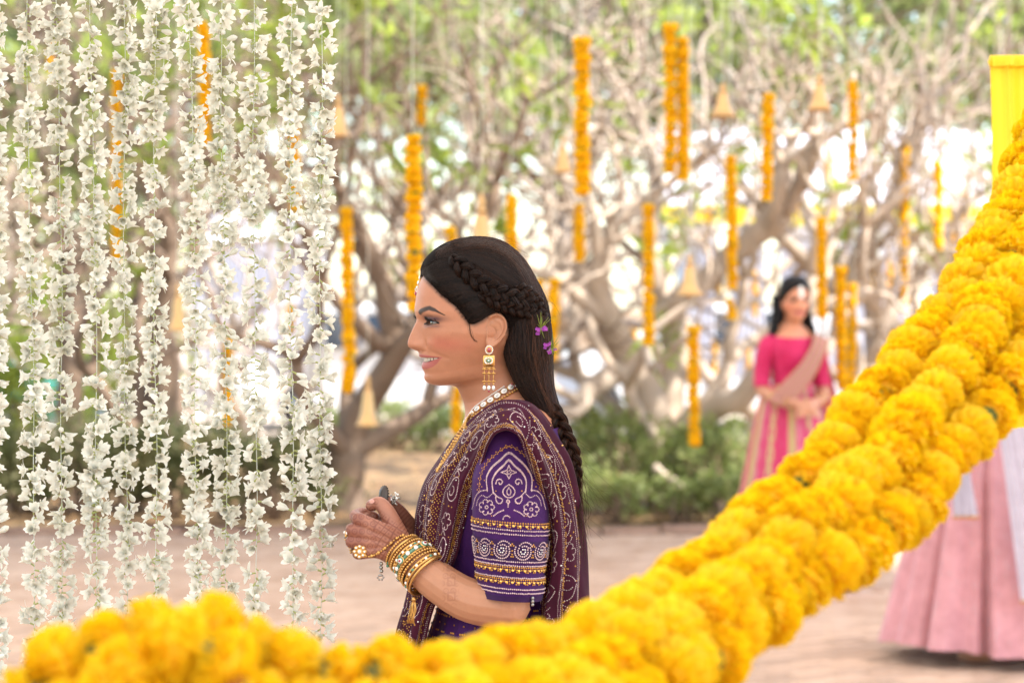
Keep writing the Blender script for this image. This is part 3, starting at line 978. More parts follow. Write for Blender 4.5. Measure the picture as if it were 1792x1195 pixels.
S3 = [(1925, 370, 3.3), (1880, 470, 3.1), (1820, 580, 2.92), (1762, 662, 2.8), (1705, 742, 2.7), (1635, 822, 2.6), (1572, 897, 2.52), (1492, 962, 2.44), (1417, 1015, 2.38), (1330, 1072, 2.3), (1230, 1143, 2.2), (1130, 1205, 2.1), (1010, 1260, 2.0), (860, 1310, 1.95), (700, 1330, 1.92), (500, 1320, 1.9), (330, 1262, 1.9), (180, 1290, 1.9), (40, 1370, 1.9)]
rg = np.random.default_rng(3)
for S, lab in ((S1, 'uppermost strand of the thick yellow marigold swag in front of the bride'),
               (S2, 'middle strand of the thick yellow marigold swag in front of the bride'),
               (S3, 'lowest strand of the thick yellow marigold swag in front of the pink skirt')):
    garland('marigold_strand', [P(*q) for q in S], .070, .56, lab, 'strands of the marigold swag', rg, jitter=.06, squash=(1.0, 1.18))
# the short loop of spare flowers gathered at the near end of the swag
S4 = [(470, 1260, 1.86), (400, 1190, 1.86), (330, 1150, 1.86), (255, 1160, 1.86), (170, 1230, 1.86), (110, 1310, 1.86)]
garland('marigold_strand', [P(*q) for q in S4], .072, .55, 'short doubled-back strand heaped at the near end of the marigold swag', 'strands of the marigold swag', rg)
# dark red cloth tie binding the strands there
tb = cr([P(425, 1120, 1.99), P(410, 1165, 1.90), P(418, 1205, 1.84), P(440, 1250, 1.86), P(450, 1270, 1.95)], 16)
M['redcloth'] = mat('dark_red_cloth', (0.30, 0.05, 0.04), .8)
o = MB().add(*tube(tb, .011, 8, flat=.4)).obj('cloth_tie', M['redcloth'], None)
tag(o, 'dark red cloth strip tied round the marigold strands', 'tie')

# posts outside the picture holding the swag ends
for nm, x, y, z, lab in (('timber_post', .93, 3.95, 2.05, 'timber post at the raised end of the marigold swag'), ('timber_stand', -.52, 1.95, 1.12, 'short timber stand under the near end of the marigold swag')):
    t = empty(nm, (x, y, 0), lab, 'post')
    MB().add(*tube([[x, y, -.01], [x, y, z / 2], [x, y, z]], .03, 10)).obj('pole', M['bamboo'], t)
    MB().add(*lathe([(.0, -.01), (.16, -.005), (.16, .02), (.05, .04), (.035, .1)], 16, (x, y, 0))).obj('foot', M['bamboo'], t)

# ------------------------------------------------------------------ marigold strings in the trees
HANG = [  # column, top row, bottom row, width in photo pixels, knob at top
    (205, 115, 462, 19, 0), (357, 30, 262, 22, 0), (515, 215, 372, 19, 0), (399, 585, 757, 19, 0), (606, 355, 690, 23, 0),
    (722, 222, 552, 30, 0), (737, 150, 226, 18, 1), (1018, 66, 345, 28, 1), (1014, 350, 466, 20, 0), (1173, 42, 312, 24, 1), (1196, 58, 318, 24, 0),
    (895, 330, 452, 23, 0), (789, 390, 470, 21, 0), (1135, 350, 607, 22, 0), (1279, 262, 510, 21, 0), (1277, 515, 568, 19, 0), (1345, 156, 362, 22, 0), (1492, 136, 322, 19, 0),
    (1437, 374, 566, 20, 0), (1471, 466, 695, 21, 1), (1493, 490, 690, 17, 0), (1584, 242, 545, 16, 0), (1642, 276, 440, 17, 0), (1214, 570, 790, 22, 1),
    (970, 480, 640, 21, 0), (944, 482, 560, 19, 0), (800, 668, 762, 20, 0), (1000, 578, 632, 13, 0), (510, 528, 590, 15, 0), (1532, 440, 545, 12, 0), (1558, 452, 540, 12, 0),
    (1110, 560, 640, 11, 0), (1250, 590, 660, 11, 0), (1320, 470, 560, 11, 0), (1395, 300, 380, 12, 0), (1262, 440, 520, 10, 0), (1310, 600, 690, 11, 0), (1060, 660, 720, 10, 0), (1690, 330, 420, 13, 0), (90, 60, 150, 13, 0),
    (1668, 350, 470, 12, 0), (1240, 350, 420, 11, 0), (1450, 250, 330, 11, 0), (1150, 640, 700, 10, 0)]
HLAB = {(205, 115): 'long marigold string behind the third and fourth tuberose strings', (357, 30): 'marigold string high up behind the paired middle tuberose strings',
        (515, 215): 'marigold string behind the second last tuberose string', (399, 585): 'low marigold string behind the middle tuberose strings',
        (606, 355): 'long marigold string just past the last tuberose string, above a low bell', (722, 222): 'thickest marigold string, hanging before the bride\'s forehead',
        (737, 150): 'short knobbed marigold string above the thickest one', (1018, 66): 'long thick marigold string topped by a knob, beside a bell',
        (1014, 350): 'thin marigold string right below the long knobbed one', (1173, 42): 'knobbed one of the two marigold strings hung as a pair', (1196, 58): 'knobless one of the two marigold strings hung as a pair',
        (895, 330): 'marigold string hanging just behind the crown of the bride\'s head', (789, 390): 'stub of marigold string showing above the bride\'s hair beside the large bell',
        (1135, 350): 'marigold string hanging before the fork of the pale plumeria', (1279, 262): 'long marigold string below the first small bell', (1277, 515): 'short tail of marigolds under the long string below the first small bell',
        (1345, 156): 'marigold string between the two small brass bells', (1492, 136): 'marigold string high beside the second small bell', (1437, 374): 'marigold string over the shoulder of the woman in hot pink',
        (1471, 466): 'knobbed marigold string beside the woman in hot pink', (1214, 570): 'knobbed marigold string reaching down into the green shrubs', (970, 480): 'marigold string behind the bride\'s nape and hair flowers',
        (800, 668): 'low marigold string under the bride\'s chin'}
rh = np.random.default_rng(12)
for (cx, y0, y1, w, knob) in HANG:
    dia = .066
    d = dia * FPX / (w * 1.02)
    top, bot = P(cx, y0 + w * .4, d), P(cx + rh.normal(0, 2), y1 - w * .4, d)
    up = np.array([top[0], d, max(3.35, top[2] + .5)])
    lab = HLAB.get((cx, y0), 'plain marigold string hanging in the trees' if w > 13.5 else 'thin distant marigold string hanging deep in the trees')
    t = garland('marigold_string', [top, (top + bot) / 2, bot], dia, .55, lab, 'marigold strings hung in the trees', rh, jitter=.05, thread_up=up, loc=up)
    if knob:
        for q in range(5):
            a = 6.283 * q / 5
            o = bpy.data.objects.new('flower', MARI[q])
            link(o, t)
            o.matrix_parent_inverse = Matrix.Translation(t.location).inverted()
            o.matrix_basis = axes_matrix((math.cos(a), math.sin(a), .3), top + np.array([math.cos(a), math.sin(a), .4]) * .026, dia * .62, q)

# ------------------------------------------------------------------ brass bells
def bell(cx, y0, y1, wpx, label, dia=.13):
    """y0 = top of its crown loop, y1 = mouth row"""
    d = dia * FPX / wpx
    mouth = P(cx, y1, d)
    H = (y1 - y0) / FPX * d
    x, y, z = mouth
    up = max(3.35, z + H + .4)
    t = empty('brass_bell', (x, y, up), label, 'bell', 'brass bells hung in the trees')
    R = dia / 2
    h = H * .74
    prof = [(R * .98, 0), (R * 1.02, .006), (R * .93, h * .06), (R * .74, h * .17), (R * .57, h * .34), (R * .47, h * .58), (R * .42, h * .78), (R * .34, h * .92), (R * .18, h * .99), (.0, h)]
    inner = [(R * .0, h * .93), (R * .40, h * .8), (R * .50, h * .5), (R * .64, h * .25), (R * .86, .02), (R * .98, 0)]
    MB().add(*lathe(inner[:-1] + prof, 24, (x, y, z))).obj('bell_body', M['brass'], t)
    MB().add(*lathe([(.0, h * .98), (R * .24, h), (R * .26, h * 1.06), (R * .14, h * 1.1), (R * .2, h * 1.16), (R * .22, h * 1.22), (R * .1, h * 1.28), (R * .06, H), (0, H)], 14, (x, y, z))).obj('crown', M['brass'], t)
    MB().add(*tube([[x, y, z + h * .9], [x, y, z + .01]], .004, 6)).obj('clapper_rod', M['brass'], t)
    MB().add(*ball((x, y, z + .005), R * .22)).obj('clapper', M['brass'], t)
    MB().add(*tube([[x, y, z + H - .005], [x, y, up]], .002, 5)).obj('thread', M['thread'], t)


bell(592, 165, 240, 46, 'brass bell half hidden by the last tuberose string')
bell(985, 238, 303, 42, 'brass bell hanging beside the long knobbed marigold string')
bell(1265, 145, 206, 46, 'small brass bell beside the doubled marigold strings', .12)
bell(1434, 128, 194, 46, 'small brass bell hanging among the bare upper branches', .12)
bell(843, 338, 470, 68, 'large brass bell hanging just above the bride\'s head', .18)
bell(1207, 445, 518, 50, 'brass bell low in the forked plumeria behind the bride')
bell(644, 655, 745, 44, 'brass bell hanging low by the dark leaning trunk')
bell(312, 495, 578, 42, 'brass bell seen between two tuberose strings')

# ------------------------------------------------------------------ yellow drape on its bar
d = 5.0
t = empty('yellow_drape', P(1800, 118, d), 'bright yellow gathered cloth drape behind the top of the marigold swag', 'drape')
x0, x1 = place(1733, d), place(2080, d)
zt, zb = P(0, 112, d)[2], P(0, 742, d)[2]
U, Z = np.meshgrid(np.linspace(0, 1, 90), np.linspace(0, 1, 30), indexing='ij')
fold = (.020 * np.sin(U * 62) + .010 * np.sin(U * 117 + 1) + .006 * np.sin(U * 31 + Z * 3)) * (.55 + .6 * Z)
g = np.stack([x0 + (x1 - x0) * U + .006 * np.sin(Z * 5), d + fold, zt + (zb - zt) * Z + .008 * np.sin(U * 31) * Z], -1)
MB().add(g.reshape(-1, 3), gridF(90, 30)).obj('cloth', M['yellow'], t)
fr = np.stack([x0 + (x1 - x0) * U[:, :6], d - .03 + .6 * fold[:, :6], zt + .012 + (P(0, 128, d)[2] - zt) * Z[:, :6] * 5.8], -1)
MB().add(fr.reshape(-1, 3), gridF(90, 6)).obj('ruffle', M['yellow'], t)
MB().add(*tube([[x0 - .0, d, zt + .004], [(x0 + x1) / 2, d, zt + .006], [x1 + .1, d, zt + .004]], .014, 8)).obj('bar', M['yellow'], t)
MB().add(*tube([[x1 + .1, d, -.01], [x1 + .1, d, 1.0], [x1 + .1, d, zt + .03]], .03, 10)).obj('post', M['bamboo'], t)
# ------------------------------------------------------------------ people: shared head / torso lofts
from mathutils.bvhtree import BVHTree

SB = 1085.0                                    # photo pixels per metre in the bride's plane
# front px,py | back px,py | half width m | place of widest point | superellipse power
ROWS = np.array([
    (836, 427, 838, 427, .002, .5, 2.0), (812, 429, 865, 430, .028, .5, 2.0), (785, 437, 886, 441, .047, .5, 2.05), (763, 453, 906, 461, .060, .52, 2.1),
    (746, 476, 921, 487, .068, .55, 2.15), (735, 500, 933, 514, .0715, .55, 2.2), (730.5, 520, 940, 537, .073, .55, 2.2), (728.5, 540, 943, 557, .073, .55, 2.25),
    (729, 548, 942, 565, .0725, .55, 2.25), (732, 560, 939, 577, .072, .55, 2.25), (734.5, 575, 933, 590, .0715, .54, 2.2), (736.5, 590, 928, 594, .0690, .54, 2.15),
    (738, 605, 922, 600, .066, .54, 2.1), (738.5, 618, 916, 605, .062, .54, 2.05), (740, 632, 912, 609, .058, .55, 2.0), (742, 645, 910, 614, .054, .56, 1.95),
    (743.5, 658, 909, 619, .0505, .58, 1.9), (747.5, 667, 909, 624, .0485, .58, 1.9), (757, 672, 910, 629, .047, .58, 1.9), (772, 674, 912, 635, .0455, .58, 1.95),
    (788, 673.5, 915, 642, .044, .58, 2.0), (799, 677, 918, 650, .0435, .58, 2.0), (806, 690, 925, 661, .0445, .55, 2.0), (812, 705, 935, 675, .049, .52, 2.0),
    (814, 722, 948, 684, .058, .5, 2.0), (810, 740, 962, 695, .083, .5, 2.0), (801, 760, 974, 712, .120, .5, 2.05), (790, 785, 984, 735, .148, .5, 2.1),
    (778, 812, 992, 770, .158, .5, 2.2), (764, 845, 995, 812, .153, .5, 2.2), (755, 880, 992, 855, .146, .5, 2.2), (760, 930, 985, 915, .136, .5, 2.1),
    (775, 990, 978, 980, .126, .5, 2.1), (778, 1050, 978, 1045, .128, .5, 2.1), (765, 1120, 990, 1120, .150, .5, 2.1), (755, 1200, 1005, 1200, .172, .5, 2.1), (770, 1300, 1000, 1300, .172, .5, 2.2)])
SIL = np.array([(530, 728.9), (538, 728.2), (545, 728.0), (552, 729.2), (558, 730.3), (563, 729.3), (568, 726.8), (576, 723.2), (584, 719.6), (592, 716.6), (598, 715.0), (602, 714.8), (606, 716.3),
                (609, 720.0), (611.5, 726), (614, 732.3), (617, 734.6), (620, 734.6), (623, 735.3), (626, 739), (630, 742.5), (634, 741.2), (637, 739.6), (641, 739.2), (645, 740.6), (649, 743.3), (653, 744.6), (658, 743.2), (664, 745.0), (667, 747.5)])


def head_rows(n_head, n_body):
    nk = len(ROWS)
    t = np.concatenate([np.linspace(0, 4, n_head // 7)[:-1], np.linspace(4, 18, int(n_head * .72))[:-1], np.linspace(18, 24, n_head // 8)[:-1], np.linspace(24, nk - 1, n_body)])
    return t, interp(np.arange(nk), ROWS, t)


def woman_grid(yaw, n_head=330, n_ring=300, n_body=70):
    """returns local coordinates (f forward, s to her left, u up; origin between the ears), metres, and colours"""
    t, R = head_rows(n_head, n_body)
    nr = len(t)
    tt = np.linspace(-1, 1, n_ring, endpoint=False)
    a = np.pi * np.sign(tt) * (.42 * np.abs(tt) + .58 * np.abs(tt) ** 2.0)
    ca_, sa_ = np.cos(a), np.sin(a)
    yw = yaw * (1 - sm(20, 26, t))
    cy = np.cos(yw)
    Ff, Bf = (855 - R[:, 0]) / SB / cy, (855 - R[:, 2]) / SB / cy
    Fu, Bu = (585 - R[:, 1]) / SB, (585 - R[:, 3]) / SB
    w, c, n = R[:, 4], R[:, 5], R[:, 6]
    rr = (np.abs(ca_)[None] ** n[:, None] + np.abs(sa_)[None] ** n[:, None]) ** (-1 / n[:, None])
    x = rr * ca_[None]; y = rr * sa_[None]
    q = np.where(x > 0, c[:, None] - c[:, None] * x, c[:, None] - (1 - c[:, None]) * x)
    f = Ff[:, None] + (Bf - Ff)[:, None] * q
    u = Fu[:, None] + (Bu - Fu)[:, None] * q
    s = w[:, None] * y
    # ---- face relief
    yp = 585 - u * SB
    A_ = np.abs(s)
    front = sm(.05, .35, np.broadcast_to(ca_[None], s.shape)) * (t < 19.5)[:, None]
    basex = np.interp(yp, ROWS[:20, 1], ROWS[:20, 0])
    silx = np.interp(yp, SIL[:, 0], SIL[:, 1])
    wgt = sm(526, 536, yp) * (1 - sm(662, 668, yp))
    D0 = (basex - silx) * wgt / SB / math.cos(yaw)
    sg = np.interp(yp, [545, 556, 566, 576, 590, 600, 608, 614, 618, 622, 660], [.012, .0088, .0085, .0095, .0118, .0135, .0138, .013, .020, .026, .026])
    D = D0 * np.exp(-(A_ / sg) ** 2.3)
    G = lambda s0, y0, ss, sy: np.exp(-((A_ - s0) / ss) ** 2 - ((yp - y0) / sy) ** 2)
    D += .0058 * G(.0145, 603.5, .0052, 6.5) - .0022 * G(.0222, 602, .003, 7) - .004 * G(.0075, 611.8, .0035, 2.0)
    D += -.0075 * G(.027, 562, .014, 9) + .0022 * G(.034, 546, .016, 6) + .0042 * G(.034, 560.5, .011, 5.0) + .002 * G(.034, 571, .012, 4)
    D += -.0012 * G(.034, 554, .014, 1.8)
    D += .0040 * G(.050, 588, .015, 13) + .0042 * G(.036, 603, .011, 10)
    # crease from nose wing to mouth corner
    px0, py0, px1, py1 = .0225 * SB, 604.0, .0440 * SB, 624.0
    vx, vy = px1 - px0, py1 - py0
    tq = np.clip(((A_ * SB - px0) * vx + (yp - py0) * vy) / (vx * vx + vy * vy), 0, 1)
    dist = np.hypot(A_ * SB - px0 - tq * vx, yp - py0 - tq * vy)
    D += -.0010 * np.exp(-(dist / 3.4) ** 2) * (.4 + .6 * np.sin(np.pi * np.clip(tq, .1, .9)))
    D += -.0022 * G(.0415, 624, .005, 5) + .0012 * G(.030, 612, .008, 5)
    D += -.0010 * G(.0, 617, .003, 3)
    # eye opening
    e = np.clip((A_ - .034) / .0145, -1, 1)
    yu, yl = 565.4 - 4.9 * (1 - e * e) - 1.0 * e, 565.4 + 2.3 * (1 - e * e) - 1.0 * e
    ine = sm(0, 1.6, yp - yu) * sm(0, 1.6, yl - yp) * (np.abs((A_ - .034) / .0145) < 1)
    D += -.0065 * ine
    # parted lips
    m = np.clip(A_ / .0395, 0, 1)
    mo_t = 624.6 - .6 * m
    mo_b = 633.8 - 2.2 * m - 7.6 * m ** 2.8
    inm = sm(0, 1.2, yp - mo_t) * sm(0, 1.2, mo_b - yp) * (A_ < .0388)
    D += -.0085 * inm * (1 - .75 * m ** 3)
    f = f + D * front
    V = np.stack([f, s, u], -1)
    # ---- colours
    base = np.array([.475, .205, .115])
    C = np.broadcast_to(base, V.shape).copy()

    def mix(C, col, k):
        return C * (1 - k[..., None]) + np.asarray(col) * k[..., None]
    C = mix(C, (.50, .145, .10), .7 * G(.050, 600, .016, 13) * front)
    C = mix(C, (.36, .155, .082), .6 * sm(640, 690, yp) * (t < 23)[:, None])  # jaw and neck painted darker, standing in for shadow under the jaw
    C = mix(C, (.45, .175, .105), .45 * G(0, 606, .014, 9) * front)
    lt = 618.2 + 1.0 * np.exp(-(A_ / .003) ** 2) + 5.2 * m ** 1.8
    lb = 645.5 - 5.0 * m ** 2 - 16.0 * m ** 4
    lip = sm(-.6, .8, yp - lt) * sm(-.6, .8, lb - yp) * (A_ < .0398) * front
    C = mix(C, (.40, .108, .10), .9 * lip)
    C = mix(C, (.20, .06, .05), .95 * inm * front)
    sh = np.clip(np.exp(-(np.maximum(np.abs(A_ - .038) - .008, 0) / .011) ** 2 - ((yp - 557.5) / 5.6) ** 2), 0, 1) * front
    C = mix(C, (.075, .03, .036), .97 * sh)
    C = mix(C, (.13, .055, .05), .75 * np.exp(-(np.maximum(np.abs(A_ - .036) - .010, 0) / .006) ** 2 - ((yp - 570) / 2.6) ** 2) * front)
    ln = (np.exp(-((yp - yu) / 1.5) ** 2) + .8 * np.exp(-((yp - yl) / 1.2) ** 2)) * (np.abs((A_ - .034) / .0155) < 1.05) * front
    C = mix(C, (.012, .008, .008), np.clip(ln, 0, 1))
    bc = np.interp(A_, [.016, .020, .030, .041, .049, .057], [547.5, 546.6, 542.6, 538.8, 542.5, 551])
    bt = np.interp(A_, [.0155, .018, .022, .035, .047, .0575], [.0, 4.0, 5.3, 5.0, 3.5, .9])
    brow = sm(1.25, .55, np.abs(yp - bc) / np.maximum(bt, .05)) * (A_ > .0155) * (A_ < .0575) * front
    C = mix(C, (.022, .012, .010), .96 * brow)
    # dark scalp under the hair; soft hairline shadow painted onto the skin
    ix = 855 - SB * (f * math.cos(yaw) - A_ * math.sin(yaw))
    hd = hair_dist(ix, yp)
    C = mix(C, (.025, .016, .012), sm(-8, 4, hd) * (t < 22)[:, None])
    return t, V, C


HAIRLINE = np.array([(700, 474), (741, 479), (746, 488), (773, 515), (800, 537), (814, 553), (821, 565), (832, 567), (846, 560), (860, 549), (874, 547), (886, 560), (890, 590), (886, 620), (893, 648), (915, 668), (950, 690), (1050, 720), (1050, 380), (700, 380)], float)


def hair_dist(x, y):
    """signed pixel distance to the hairline, positive inside the hair"""
    x = np.asarray(x, float); y = np.asarray(y, float)
    sh_ = x.shape
    x = x.ravel(); y = y.ravel()
    n = len(HAIRLINE)
    ins = np.zeros(len(x), bool)
    dm = np.full(len(x), 1e9)
    for i in range(n):
        x0, y0 = HAIRLINE[i]; x1, y1 = HAIRLINE[(i + 1) % n]
        c = ((y0 > y) != (y1 > y)) & (x < (x1 - x0) * (y - y0) / (y1 - y0 + 1e-12) + x0)
        ins ^= c
        t = np.clip(((x - x0) * (x1 - x0) + (y - y0) * (y1 - y0)) / ((x1 - x0) ** 2 + (y1 - y0) ** 2), 0, 1)
        dm = np.minimum(dm, np.hypot(x - x0 - t * (x1 - x0), y - y0 - t * (y1 - y0)))
    return np.where(ins, dm, -dm).reshape(sh_)


class Frame:
    """local (f,s,u) -> world, turning the head by yaw and easing it out down the neck"""
    def __init__(s, origin, yaw, heading, scale=1.0):
        s.o = np.asarray(origin, float); s.yaw = yaw; s.h = heading; s.k = scale

    def w(s, V, t=None):
        V = np.asarray(V, float)
        y = s.yaw if t is None else s.yaw * (1 - sm(20, 26, t))
        y = np.asarray(y)[..., None] if np.ndim(y) else y
        if t is not None and np.ndim(y) and V.ndim == 3:
            pass
        a = s.h + y
        fx, fy = np.cos(a), np.sin(a)                   # forward direction
        f, l, u = V[..., 0], V[..., 1], V[..., 2]
        X = f * fx - l * fy
        Y = f * fy + l * fx
        return np.stack([X, Y, u], -1) * s.k + s.o


def union(caps, voxel, smooth_it=2, lam=.5):
    """caps: list of (polyline, radii); one continuous surface from overlapping tapered limbs"""
    b = MB()
    for pts, rad in caps:
        pts = np.asarray(pts, float); rad = np.asarray(rad, float)
        n = max(6, len(pts) * 5)
        Pt = cr(pts, n)
        k = np.concatenate([[0], np.cumsum(np.linalg.norm(np.diff(pts, axis=0), axis=1) ** .5 + 1e-9)])
        Rr = np.interp(np.linspace(0, k[-1], n), k, rad)
        # rounded ends
        T = norm(np.gradient(Pt, axis=0))
        e0 = [Pt[0] - T[0] * Rr[0] * q for q in (.98, .85, .5)]
        e1 = [Pt[-1] + T[-1] * Rr[-1] * q for q in (.5, .85, .98)]
        P2 = np.concatenate([e0, Pt, e1])
        R2 = np.concatenate([Rr[0] * np.array([.2, .53, .87]), Rr, Rr[-1] * np.array([.87, .53, .2])])
        b.add(*tube(P2, R2, 16))
    me = b.mesh('tmp', [])
    o = bpy.data.objects.new('tmp', me)
    COL.objects.link(o)
    md = o.modifiers.new('r', 'REMESH'); md.mode = 'VOXEL'; md.voxel_size = voxel
    ms = o.modifiers.new('s', 'SMOOTH'); ms.iterations = smooth_it; ms.factor = lam
    dg = bpy.context.evaluated_depsgraph_get()
    ev = o.evaluated_get(dg)
    m2 = ev.to_mesh()
    V = np.zeros(len(m2.vertices) * 3); m2.vertices.foreach_get('co', V)
    nl = len(m2.loops); li = np.zeros(nl, np.int32); m2.loops.foreach_get('vertex_index', li)
    tot = np.zeros(len(m2.polygons), np.int32); m2.polygons.foreach_get('loop_total', tot)
    F = []
    if (tot == 4).all():
        F = [li.reshape(-1, 4)]
    else:
        st = np.zeros(len(tot), np.int32); m2.polygons.foreach_get('loop_start', st)
        for kk in (3, 4):
            i = np.where(tot == kk)[0]
            if len(i):
                F.append(li[st[i][:, None] + np.arange(kk)])
    ev.to_mesh_clear()
    bpy.data.objects.remove(o); bpy.data.meshes.remove(me)
    return V.reshape(-1, 3), F


def ear_grid(sgn):
    """one ear in local (f,s,u)"""
    cx_, cy_ = 868.0, 577.0
    out = np.array([(851.5, 580), (851.5, 566), (855, 553), (864, 547.5), (874, 549), (881, 556), (884, 566), (882.5, 579), (877, 591), (869, 601), (861, 607), (854, 606), (851.5, 598), (852.5, 588)], float)
    ph = np.arctan2(-(out[:, 1] - cy_), out[:, 0] - cx_)
    rad = np.hypot(out[:, 0] - cx_, out[:, 1] - cy_)
    o_ = np.argsort(ph)
    ph, rad = ph[o_], rad[o_]
    PH = np.linspace(-np.pi, np.pi, 64, endpoint=False)
    rr = np.interp(PH, np.concatenate([ph - 6.2832, ph, ph + 6.2832]), np.tile(rad, 3))
    rr = (rr + np.roll(rr, 1) + np.roll(rr, -1)) / 3
    RHO = np.concatenate([np.linspace(.02, 1, 26), [1.03, 1.02, .97]])
    rho = RHO[:, None]; phi = PH[None]
    X = cx_ + rr[None] * rho * np.cos(phi); Y = cy_ - rr[None] * rho * np.sin(phi)
    # height off the head (mm)
    lobe = sm(592, 602, Y)
    fr = sm(858, 853, X) * (1 - lobe)
    helix = np.exp(-((rho - .90) / .10) ** 2) * (1 - .7 * lobe) * (1 - .8 * fr) * 5.0
    anti = np.exp(-((rho - .56) / .12) ** 2) * sm(862, 870, X) * 2.6 * (1 - lobe)
    concha = -8.0 * np.exp(-((X - 862) / 7) ** 2 - ((Y - 582) / 9) ** 2)
    fossa = -1.6 * np.exp(-((X - 866) / 8) ** 2 - ((Y - 560) / 5) ** 2)
    tragus = 3.0 * np.exp(-((X - 853.5) / 3) ** 2 - ((Y - 583) / 4.5) ** 2)
    tilt = (X - 852) * .28
    H = 2.0 + tilt + helix + anti + concha + fossa + tragus + 1.0 * lobe
    H[-3] -= 1.5; H[-2] -= 6; H[-1] -= 16
    s0 = .0695
    f = (872 - X) / SB / .974
    u = (585 - Y) / SB
    V = np.stack([f, sgn * (s0 + H / 1000 * .92), u], -1)
    col = np.full(V.shape, 1.0) * [.47, .212, .12]
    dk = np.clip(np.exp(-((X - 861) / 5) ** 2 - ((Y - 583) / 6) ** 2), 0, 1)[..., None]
    col = col * (1 - .6 * dk) + np.array([.34, .11, .06]) * .6 * dk  # hollow painted darker: its inner shadow plus the redder canal
    return V, gridF(29, 64, True), col


M['skin'] = mat('skin', (0, 0, 0), .46, attr=True, var=.06, vscale=70, sss=.08, bump=.10, bscale=700, spec=.45)
M['hair'] = mat('hair', (0, 0, 0), .34, attr=True, spec=.13)
M['haircap'] = mat('hair_cap', (0, 0, 0), .8, attr=True, spec=.05)
M['eyeball'] = mat('eyeball', (0, 0, 0), .06, attr=True, spec=.7, coat=.8)
M['tooth'] = mat('tooth', (.62, .55, .45), .25, coat=.4)
M['lash'] = mat('lash', (.006, .005, .005), .6)


def make_eyes(fr, parent):
    for sg in (-1, 1):
        c = np.array([.0905, sg * .0335, (585 - 564.2) / SB])
        V, F = ball((0, 0, 0), .0118, 17, 24)
        # axis of ball is local z -> turn to gaze
        g = norm(np.array([1.0, .0, -.02]))
        x = norm(np.cross([0, 1, 0], g)); y = np.cross(g, x)
        cosg = V[:, 2] / .0118
        col = np.where((cosg > .985)[:, None], [.004, .004, .004], np.where((cosg > .80)[:, None], [.05, .03, .015], [.17, .145, .13]))
        V = V @ np.stack([x, y, g]) + c
        e = MB().add(fr.w(V), F, 0, col).obj('eye', M['eyeball'], parent, color=True)
        # lashes along the upper lid
        lb = MB()
        for q in np.linspace(-.95, 1.05, 26):
            A0 = .034 + .0150 * q
            y0 = 565.4 - 4.9 * max(0, 1 - q * q) - 1.0 * q
            dirn = norm(np.array([1.0, sg * (.25 + .55 * q), .25 + .1 * RNG.normal()]))
            dc = np.array([c[0], c[1], c[2]])
            p0 = np.array([0, sg * A0, (585 - y0) / SB])
            rem = .0125 ** 2 - (p0[1] - dc[1]) ** 2 - (p0[2] - dc[2]) ** 2
            p0[0] = dc[0] + (math.sqrt(rem) if rem > 0 else 0.0)
            L = .0105 * (1.0 + .25 * q) * RNG.uniform(.85, 1.1) * (1.35 if sg < 0 else 1.0)
            pts = [p0 - dirn * .001, p0 + dirn * L * .4 + [0, 0, -.0002], p0 + dirn * L * .75 + [0, 0, .0016], p0 + dirn * L * .95 + [0, 0, .0040]]
            lb.add(*tube(fr.w(cr(pts, 6)), np.linspace(.00062, .0002, 6), 4))
        lb.obj('eyelashes', M['lash'], e)


def make_teeth(fr, parent):
    tb_ = MB()
    for k in np.arange(-4.5, 5):
        s0 = k * .0068
        w_ = .0066 if abs(k) < 3 else .006
        q = []
        for ss in (s0 - w_ / 2 + .0003, s0, s0 + w_ / 2 - .0003):
            m_ = abs(ss) / .037
            fb = .0199 + .0891 * math.sqrt(max(0, 1 - (ss / .0613) ** 2)) - .0038 + (.0004 if ss == s0 else 0)
            hgt = (8.8 if abs(k) < 2 else 8.0) - 2.2 * m_ - 5.0 * m_ ** 3
            for zz in (0, .5, 1.0):
                q.append((fb - .0006 * zz * zz, ss, (585 - (624.0 + hgt * zz)) / SB))
        V = np.array(q)
        tb_.add(fr.w(V), gridF(3, 3))
    tb_.obj('teeth', M['tooth'], parent)
# ------------------------------------------------------------------ the bride
YB = FPX / SB
YAW = math.radians(13)
bride = empty('person', (P(880, 0, YB)[0], YB, 0.0), 'woman in profile with a dark braid, purple blouse, maroon dotted shawl and clasped hennaed hands', 'person')
bf = Frame(P(855, 585, YB), YAW, math.pi)
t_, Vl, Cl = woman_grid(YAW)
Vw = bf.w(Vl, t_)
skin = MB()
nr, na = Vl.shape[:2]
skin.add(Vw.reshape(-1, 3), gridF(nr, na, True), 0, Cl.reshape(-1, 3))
for sg in (-1, 1):
    V, F, c = ear_grid(sg)
    skin.add(bf.w(V).reshape(-1, 3), F, 0, c.reshape(-1, 3))

Q = lambda *a: P(*a)
